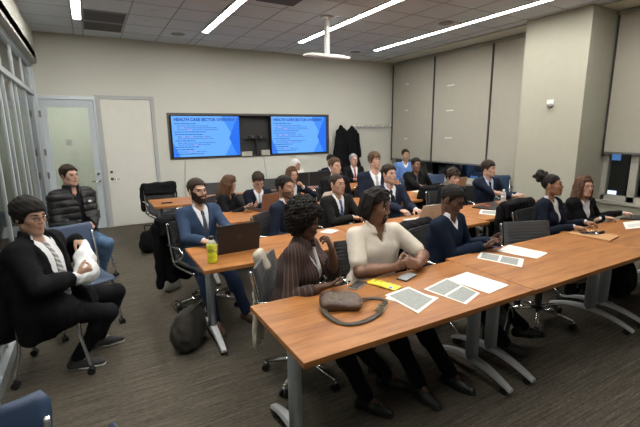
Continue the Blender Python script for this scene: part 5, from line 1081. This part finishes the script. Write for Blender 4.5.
# drinks
t = empty('drink_bottle', (0.750, 3.09, TZ), 0, 'yellow drink bottle with clear neck and dark cap', 'bottle')
m, nt, b = node_mat('clear_plastic'); b.inputs['Base Color'].default_value = (0.85, 0.88, 0.85, 1); b.inputs['Roughness'].default_value = 0.15; b.inputs['Alpha'].default_value = 0.45; CLEARP = m
YEL = mat('lemon_drink', (0.62, 0.66, 0.03), 0.25, var=0.1); YLAB = mat('yellow_label', (0.58, 0.62, 0.06), 0.5, var=0.5, vscale=60)
f = MB(); f.lathe((0, 0, 0), [(0.0001, 0.001), (0.033, 0.001), (0.037, 0.010), (0.037, 0.035), (0.034, 0.040), (0.037, 0.045), (0.037, 0.075), (0.033, 0.085), (0.033, 0.09)], 24); f.build('bottle_body', YEL, t)
f = MB(); f.lathe((0, 0, 0), [(0.033, 0.09), (0.0375, 0.098), (0.0375, 0.150), (0.034, 0.156)], 24); f.build('label_band', YLAB, t)
f = MB(); f.lathe((0, 0, 0), [(0.034, 0.156), (0.032, 0.168), (0.020, 0.186), (0.017, 0.190)], 24); f.build('bottle_neck', CLEARP, t)
f = MB(); f.lathe((0, 0, 0), [(0.020, 0.188), (0.021, 0.205), (0.019, 0.214), (0.0001, 0.214)], 20); f.build('bottle_cap', BLACKP, t)
t = empty('water_bottle', (4.86, 3.54, TZ+0.001), 0, 'clear plastic water bottle before the person with fringe', 'bottle')
f = MB(); f.lathe((0, 0, 0), [(0.0001, 0.001), (0.030, 0.002), (0.032, 0.015), (0.029, 0.04), (0.032, 0.06), (0.032, 0.07)], 20); f.build('bottle_body', CLEARP, t)
f = MB(); f.lathe((0, 0, 0), [(0.0322, 0.07), (0.0322, 0.12)], 20); f.build('label_band', mat('pale_label', (0.6, 0.65, 0.7), 0.5), t)
f = MB(); f.lathe((0, 0, 0), [(0.032, 0.12), (0.032, 0.14), (0.026, 0.165), (0.013, 0.185), (0.013, 0.19)], 20); f.build('bottle_neck', CLEARP, t)
f = MB(); f.lathe((0, 0, 0), [(0.0145, 0.188), (0.0145, 0.203), (0.0001, 0.203)], 16); f.build('bottle_cap', WHITEG, t)
# yellow sweets packet
m, nt, b = node_mat('sweets_wrapper'); v = mapping(nt); vo = nt.nodes.new('ShaderNodeTexVoronoi'); vo.inputs['Scale'].default_value = 38; nt.links.new(v, vo.inputs['Vector'])
sp = nt.nodes.new('ShaderNodeSeparateXYZ'); nt.links.new(vo.outputs['Color'], sp.inputs[0]); nt.links.new(ramp(nt, sp.outputs[0], [(0.0, (0.75, 0.62, 0.02)), (0.55, (0.80, 0.66, 0.03)), (0.62, (0.12, 0.35, 0.05)), (0.72, (0.60, 0.12, 0.08)), (0.80, (0.08, 0.15, 0.45)), (0.86, (0.80, 0.66, 0.03))]), b.inputs['Base Color'])
for e in nt.nodes:
    if e.type == 'VALTORGB': e.color_ramp.interpolation = 'CONSTANT'
b.inputs['Roughness'].default_value = 0.3; WRAP = m
G = np.zeros((22, 12, 3))
for i in range(22):
    for j in range(12):
        u, w_ = i/21, j/11; bul = (math.sin(math.pi*min(max((u-0.06)/0.88, 0), 1))*math.sin(math.pi*w_))**0.6 if 0.06 < u < 0.94 else 0
        G[i, j] = ((u-0.5)*0.22, (w_-0.5)*(0.088-0.006*bul), 0.006+0.018*bul+0.0015*math.sin(u*40+w_*9))
t = empty('sweets_packet', (1.60, 2.005, TZ), math.atan2(-0.216, 0.075), 'bright yellow sweets packet in front of the cream polo', 'packet')
f = MB(); f.sheet(G, 0.004, nrm=(0, 0, 1)); f.build('wrapper', WRAP, t)
f = MB()
for s_ in (-1, 1): f.box(s_*0.105-0.006, s_*0.105+0.006, -0.045, 0.045, 0.002, 0.008)
f.build('crimped_end', mat('yellow_end', (0.72, 0.60, 0.03), 0.35), t)
# brown leather bag
LEA = mat('brown_leather', (0.075, 0.042, 0.025), 0.42, var=0.35, vscale=18, bump=0.25, bscale=90); LEAD = mat('dark_brown_strap', (0.045, 0.030, 0.019), 0.5, bump=0.2); OLIVE = mat('olive_leather', (0.085, 0.062, 0.028), 0.45, var=0.3, vscale=20, bump=0.3, bscale=90)
bc = np.array((1.19, 1.88, TZ)); t = empty('crossbody_bag', tuple(bc), 0, 'brown leather crossbody bag with strap on foreground table', 'bag')
ax = nrm((0.22, -0.13, 0)); bx = np.array((-ax[1], ax[0], 0))
bp = [Cone(-ax*(0.105-0.01*abs(k-1.5))+bx*v_+Zv*(0.028+0.003*k), ax*(0.100-0.012*abs(k-1.5))+bx*v_+Zv*(0.022+0.003*k), 0.027, 0.022, 0.05) for k, v_ in enumerate((-0.066, -0.024, 0.022, 0.066))]
blob('bag_body', bp, 0.0055, LEA, t, wob=[(0.0022, 55, 1), (0.0012, 150, 2)], planes=[lambda f: 0.001-f.Z])
bp2 = [Cone(-ax*(0.095-0.045*k)-bx*0.035+Zv*0.046, -ax*(0.085-0.05*k)+bx*0.055+Zv*0.052, 0.014, 0.016, 0.045) for k in range(3)]
blob('flap', bp2, 0.005, OLIVE, t, wob=[(0.002, 80, 3)])
f = MB(); f.tube(arc([-ax*0.10-bx*0.05+Zv*0.030, -ax*0.03-bx*0.078+Zv*0.032, ax*0.06-bx*0.078+Zv*0.032, ax*0.118-bx*0.03+Zv*0.034, ax*0.112+bx*0.05+Zv*0.036]), 0.0035, 6); f.build('piping', mat('piping_tan', (0.22, 0.17, 0.12), 0.4), t)
def strap(pts, w, m_, name, parent, up=0.002):
    P_ = arc([np.array(p, float) for p in pts], 8); G = np.zeros((len(P_), 3, 3))
    for i, p in enumerate(P_):
        a = P_[max(i-1, 0)]; c = P_[min(i+1, len(P_)-1)]; tt = nrm(c-a); sd = nrm(np.cross(tt, Zv))
        for j in range(3): G[i, j] = p+sd*(j-1)*w/2
    f = MB(); f.sheet(G, 0.0035); return f.build(name, m_, parent)
o_ = bc
strap([np.array(p)-o_ for p in [(1.07, 1.90, 0.775), (1.045, 1.80, 0.752), (1.07, 1.68, 0.746), (1.16, 1.64, 0.746), (1.29, 1.67, 0.747), (1.375, 1.735, 0.748)]], 0.034, LEAD, 'strap', t)
strap([np.array(p)-o_ for p in [(1.375, 1.735, 0.75), (1.44, 1.79, 0.748), (1.43, 1.85, 0.747), (1.37, 1.875, 0.750), (1.29, 1.86, 0.775)]], 0.032, LEAD, 'strap', t)
bk = MB(); d_ = nrm((0.09, 0.075, 0)); e_ = np.array((-d_[1], d_[0], 0)); c_ = np.array((1.345, 1.712, 0.756))-o_
for w_, l_ in ((0.027, 0.040), (0.022, 0.014)): bk.tube([c_+d_*l_+e_*w_, c_-d_*l_+e_*w_, c_-d_*l_-e_*w_, c_+d_*l_-e_*w_], 0.0035, 6, closed=True, smooth=False)
bk.build('buckle', mat('old_brass', (0.40, 0.34, 0.22), 0.35, 0.8), t)
# ------------------------------------------------------------------ bags and coats
def soft_bag(name, loc, rz, w, d, h, m_, label, handle=True, seed=1, lean=0.0):
    t = empty(name, loc, rz, label, 'bag', None); X_, Y_ = np.array((1, 0, 0)), np.array((0, 1, 0)); r_ = d/2*0.8
    pr = [Cone((-w/2+r_, 0, r_), (w/2-r_, 0, r_), r_, r_, 0.06), Cone((-w/2+r_*1.1, lean*0.5, h*0.5), (w/2-r_*1.1, lean*0.5, h*0.5), r_*0.95, r_*0.95, 0.08), Cone((-w*0.26, lean, h-r_*0.6), (w*0.26, lean, h-r_*0.7), r_*0.6, r_*0.6, 0.08)]
    blob('bag_body', pr, 0.011, m_, t, wob=[(0.008, 22, seed), (0.004, 60, seed+1)], planes=[lambda f: 0.002-f.Z])
    if handle:
        for s_ in (-1, 1): f = MB(); f.tube(arc([(-w*0.18, lean+s_*r_*0.4, h-r_*0.3), (-w*0.12, lean+s_*r_*1.0, h+0.05), (w*0.12, lean+s_*r_*1.0, h+0.04), (w*0.18, lean+s_*r_*0.4, h-r_*0.3)]), 0.008, 6); f.build('handle', m_, t)
    return t
DKBR = mat('dark_brown_cloth', (0.030, 0.026, 0.022), 0.7, var=0.4, vscale=10, bump=0.3, bscale=80)
soft_bag('slouch_bag', (0.56, 3.25, 0), 1.0, 0.38, 0.26, 0.34, DKBR, 'dark slouchy bag on carpet by the second row table leg', True, 3)
soft_bag('backpack', (0.66, 6.36, 0), 0.3, 0.34, 0.26, 0.34, BLACKC, 'black backpack on the carpet under the back left table', True, 5)
t = soft_bag('backpack', (2.74, 1.98, 0), 0.35, 0.32, 0.22, 0.44, mat('black_nylon', (0.015, 0.015, 0.017), 0.5, bump=0.2), 'black backpack standing by legs of the middle front tables', True, 8)
f = MB(); f.tube(arc([(-0.11, -0.09, 0.08), (-0.10, -0.105, 0.25), (0, -0.10, 0.36), (0.10, -0.105, 0.25), (0.11, -0.09, 0.08)]), 0.004, 6); f.build('zip_trim', STEEL, t)
soft_bag('backpack', (4.75, 1.98, 0), 0.2, 0.40, 0.28, 0.40, BLACKC, 'black bag under the table at the right edge', True, 9)
t = soft_bag('tote_bag', (0.66, 4.62, 0.0), 0.2, 0.20, 0.12, 0.30, mat('white_canvas', (0.62, 0.60, 0.54), 0.8, bump=0.2), 'white tote bag standing behind the chair of the blue suit', True, 12)
soft_bag('tan_bag', (2.93, 4.92, TZ), 0.3, 0.32, 0.12, 0.17, mat('tan_canvas', (0.30, 0.24, 0.19), 0.8, bump=0.2), 'tan bag on the third row table behind the buzz cut', False, 14)
def coat_on_chair(x, y, phi, label, m_=BLACKC, w=0.24, top=0.92, bot=0.42, seed=1, sleeves=True):
    F_ = fdir(phi); L_ = ldir(phi); c = np.array((x, y, 0.0))-F_*0.28; t = empty('draped_coat', (c[0], c[1], 0), 0, label, 'coat', 'coats over chair backs')
    pr = [Cone(-L_*w+Zv*top-F_*0.02, L_*w+Zv*top-F_*0.02, 0.040, 0.040, 0.05)]
    for k in range(11):
        u = -1+k/5; pr.append(Cone(L_*w*u+Zv*(top-0.02)-F_*0.05, L_*w*u*0.97+Zv*(bot+0.015*math.sin(k*2.1+seed))-F_*(0.070+0.012*(k % 2)), 0.030, 0.032, 0.05)); pr.append(Cone(L_*w*u+Zv*(top-0.01)+F_*0.02, L_*w*u+Zv*(top-0.13)+F_*0.040, 0.020, 0.018, 0.05))
    o = blob('coat_body', pr, 0.011, m_, t, wob=[(0.006, 30, seed), (0.003, 70, seed+2)])
    if sleeves:
        for s_ in (-1, 1): blob('sleeve', [Cone(L_*s_*(w+0.01)+Zv*(top-0.06)-F_*0.05, L_*s_*(w+0.02)+Zv*(bot-0.04)-F_*0.06, 0.050, 0.040, 0.03)], 0.011, m_, t, wob=[(0.006, 35, seed+s_)])
    return t
# ------------------------------------------------------------------ empty chairs
def rowchair(kind, x, y, phi, label, group='office chairs at the tables'): return chair(kind, x, y, phi, label, group)
rowchair('grey', 3.49, 2.09, -22, 'empty ribbed grey office chair pushed to the front table')
rowchair('black', 0.98, 6.90, 8, 'office chair at the back left table with coat on it'); coat_on_chair(0.98, 6.90, 8, 'black coat draped on the chair at the back left table', top=0.91, seed=2, bot=0.55)
for x, y, p_, l in [(1.72, 6.95, -6, 'empty black chair behind the bearded person, back row'), (2.98, 6.95, -4, 'empty black chair left of the pale headscarf')]: rowchair('black', x, y, p_, l)
for x, y, p_, l in [(6.48, 4.80, -42, 'empty blue chair left of the cream column'), (5.75, 5.55, -20, 'blue chair between the black shirt and the fringe'), (4.62, 7.62, 0, 'blue chair at the back behind the grey haired person')]: rowchair('blue', x, y, p_, l, 'blue plastic chairs')
rowchair('blue', -0.20, 4.16, 16, 'empty blue chair between the two people by the glass wall', 'blue plastic chairs')
rowchair('blue', -0.44, 1.20, 0, 'blue chair cut off by the lower left corner', 'blue plastic chairs')
rowchair('blue', 0.30, 1.03, 90, 'blue chair whose back edge shows at bottom', 'blue plastic chairs')
coat_on_chair(P[22]['O'][0]-0.02, P[22]['O'][1]+0.0, 2, 'black coat draped on the chair behind the bun', top=0.93, seed=4)
coat_on_chair(P[3]['O'][0]-0.04, P[3]['O'][1]-0.02, 16, 'long black coat over the chair of the blue suit', top=0.88, bot=0.22, seed=6, w=0.25)
coat_on_chair(P[20]['O'][0]-0.02, P[20]['O'][1]-0.02, 10, 'black jacket over chair of the navy sweater', top=0.88, seed=7)
coat_on_chair(P[19]['O'][0], P[19]['O'][1], -10, 'black coat over chair of the curly haired person', top=0.90, seed=9)
# fringed scarf on the near chair
o9 = P[9]['O']; SC_ = mat('cream_wool', (0.52, 0.48, 0.40), 0.9, bump=0.6, bscale=160)
t = empty('fringed_scarf', (o9[0]-0.15, o9[1]+0.16, 0), 0, 'cream fringed scarf hanging from the chair beside the afro person', 'scarf')
D9 = ldir(52); F9 = fdir(52); pr = []
for k in range(6):
    u = -0.055+0.022*k; pr += [Cone(D9*u*0.8+F9*0.03+Zv*0.80, D9*u*0.8-F9*0.02+Zv*0.895, 0.016, 0.018, 0.03), Cone(D9*u*0.8-F9*0.02+Zv*0.895, D9*u*1.1-F9*0.035+Zv*0.60, 0.018, 0.018, 0.03), Cone(D9*u*1.1-F9*0.035+Zv*0.60, D9*u*1.6-F9*0.05+Zv*0.32, 0.018, 0.020, 0.03)]
blob('scarf_cloth', pr, 0.007, SC_, t, wob=[(0.003, 80, 2)])
f = MB()
for k in range(30):
    u = (-0.06+0.12*k/29)*1.7; q_ = D9*u-F9*(0.05+0.012*(k % 3-1)); f.tube([q_+Zv*0.33, q_+D9*0.004*(k % 2)+Zv*0.26, q_-D9*0.005*(k % 3-1)+Zv*(0.195+0.01*(k % 4))], [0.007, 0.006, 0.004], 5)
tag(f.build('fringe', SC_, t), None, None, None, 'stuff')
# plastic bag held by the person in coat
w1 = P[1]['WL']; wr = P[1]['WR']; c = np.array((-0.16, 3.36, 0.0)); t = empty('plastic_bag', (c[0], c[1], 0.62), 0, 'white plastic carrier bag held in the hands of black coat person', 'bag')
PB = mat('white_film', (0.72, 0.73, 0.74), 0.35, bump=0.3, bscale=40); o_ = np.array((c[0], c[1], 0.62))
top = w1+nrm(P[1]['F'])*0.06+Zv*(-0.03)-o_; bot = np.array((0.03, -0.06, 0.12))
blob('bag_body', [Cone(top, (top+bot)/2+np.array((0.01, 0, 0)), 0.022, 0.060, 0.03), Cone((top+bot)/2, bot, 0.060, 0.070, 0.04), Cone(bot+np.array((-0.05, -0.05, 0)), bot+np.array((0.05, 0.03, 0.01)), 0.05, 0.05, 0.04)], 0.008, PB, t, wob=[(0.006, 50, 1), (0.003, 110, 2)])
q0 = (top+bot)/2+np.array((0.035, -0.065, -0.02)); f = MB()
for k in range(5): f.tube([q0+np.array((0.012*(k-2), -0.006, 0.018*(k % 2)-0.03)), q0+np.array((0.012*(k-1.2), -0.008, 0.018*((k+1) % 2)-0.01))], 0.005, 6)
f.build('red_lettering', mat('red_print', (0.55, 0.06, 0.08), 0.5), t)
# emblem on the puffer jacket chest
cpf = P[2]['cp']; t2 = P[2]['root']; f = MB(); o2 = P[2]['O']
for k in range(3):
    pts = [cpf(0.085+0.030*math.cos(a)*(1-0.26*k)-0.005*k, -0.163-0.004*k, 0.375+0.026*math.sin(a)*(1-0.26*k))-o2 for a in np.linspace(0.1, 1.9, 8)]; f.tube(pts, 0.0034, 6)
f.build('chest_emblem', WHITEG, t2)
# coats on the rack
for (x, w_, l, sd) in [(5.30, 0.16, 'long black coat hanging on the hooks, left one', 1), (5.62, 0.15, 'long black coat hanging on the hooks beside another, right one', 5)]:
    t = empty('hanging_coat', (x, YB-0.16, 0.75), 0, l, 'coat', 'coats on the hooks')
    pr = [Cone((0, 0.02, 1.12), (0, 0, 1.0), 0.035, 0.09, 0.05)]+[Cone((w_*0.5*u, 0, 0.98), (w_*1.25*u, -0.02*(k % 2), 0.05+0.04*(k % 3)), 0.065, 0.075, 0.05) for k, u in enumerate((-1, -0.5, 0, 0.5, 1))]
    blob('coat_body', pr, 0.016, BLACKC, t, wob=[(0.010, 20, sd), (0.004, 50, sd+1)])
    blob('sleeve', [Cone((w_*0.8, -0.05, 0.92), (w_*1.1, -0.09, 0.40), 0.055, 0.045, 0.04)], 0.014, BLACKC, t, wob=[(0.006, 30, sd+3)])
# label on the blue seat
f = MB(); f.box(-0.03, 0.03, -0.02, 0.02, 0, 0.001); f.box(-0.018, 0.012, -0.012, 0.008, 0.001, 0.0016, 1); o = f.build('seat_sticker', [WHITEG, mat('red_print', (0.55, 0.06, 0.08), 0.5)], None, (-0.165, 3.30, 0.462)); o.rotation_euler = (0, 0, 0.6); tag(o, 'small white and red sticker on blue seat by the knee', 'sticker')
# ------------------------------------------------------------------ outside at night
WB = mat('dark_facade', (0.03, 0.032, 0.038), 0.8); 
def lit(name, c, e): return mat(name, c, 0.5, emit=c, estr=e)
LB, LW, LY = lit('blue_shop_light', (0.10, 0.25, 0.55), 0.7), lit('white_shop_light', (0.75, 0.85, 1.0), 1.6), lit('dim_room_light', (0.25, 0.22, 0.18), 0.6)
for i, (x, y0, y1, h_, l) in enumerate([(24, 3, 12.5, 14, 'dark building across the street seen in the right window'), (27, 13.5, 24, 18, 'dark building across the street beyond the left windows')]):
    t = empty('city_building', (x, (y0+y1)/2, -3), 0, l, 'building', 'buildings outside'); D = (y1-y0)/2
    f = MB(); f.box(0, 6, -D, D, 0, h_); f.build('wall', WB, t)
    rr = random.Random(5+i)
    for r_ in range(3):
        for k in range(7):
            if rr.random() < 0.35: continue
            yy = -D+0.5+k*(2*D-1)/7; z_ = 0.5+r_*2.6; f = MB(); f.box(-0.05, 0.0, yy, yy+rr.uniform(0.4, 0.9), z_, z_+rr.uniform(0.5, 1.3)); f.build('lit_window', [LB, LW, LY, LB][rr.randrange(4)], t)
for (x, y, l) in [(15.5, 7.6, 'parked car on the street seen in the right window'), (17.0, 14.5, 'parked car on the street beyond the left windows')]:
    t = empty('parked_car', (x, y, -3), 1.57, l, 'car', 'cars outside'); f = MB()
    prof = [(-2.1, 0.35), (-2.1, 0.8), (-1.3, 0.95), (-0.7, 1.4), (0.8, 1.42), (1.5, 0.98), (2.1, 0.85), (2.15, 0.35)]
    vs = [(a, s_*0.85, b_) for s_ in (-1, 1) for a, b_ in prof]; n_ = len(prof); f.add(vs, [tuple(range(n_)), tuple(range(2*n_-1, n_-1, -1))]+[(i, n_+i, n_+(i+1) % n_, (i+1) % n_) for i in range(n_)]); f.build('car_body', mat('car_blue', (0.05, 0.09, 0.16), 0.25), t, bevel=0.05)
    for wx in (-1.3, 1.35):
        for s_ in (-1, 1): f = MB(); f.cyl((wx, s_*0.72, 0.33), (0, s_, 0), 0.2, 0.33); f.build('wheel', BLACKP, t)
    for s_ in (-1, 1): f = MB(); f.box(2.1, 2.17, s_*0.6-0.15, s_*0.6+0.15, 0.6, 0.75); f.build('headlight', LW, t)
for (y, x, l) in [(5.5, 14.0, 'street lamp outside the right window'), (12.0, 16.0, 'street lamp outside the left windows')]:
    t = empty('street_lamp', (x, y, -3), 0, l, 'lamp', 'street lamps'); f = MB(); f.tube([(0, 0, 0), (0, 0, 4.4)], [0.08, 0.05], 8); f.build('pole', ALUD, t); f = MB(); f.lathe((0, 0, 4.4), [(0.05, 0), (0.2, 0.1), (0.2, 0.35), (0.0001, 0.45)], 12); f.build('lamp_head', LW, t)
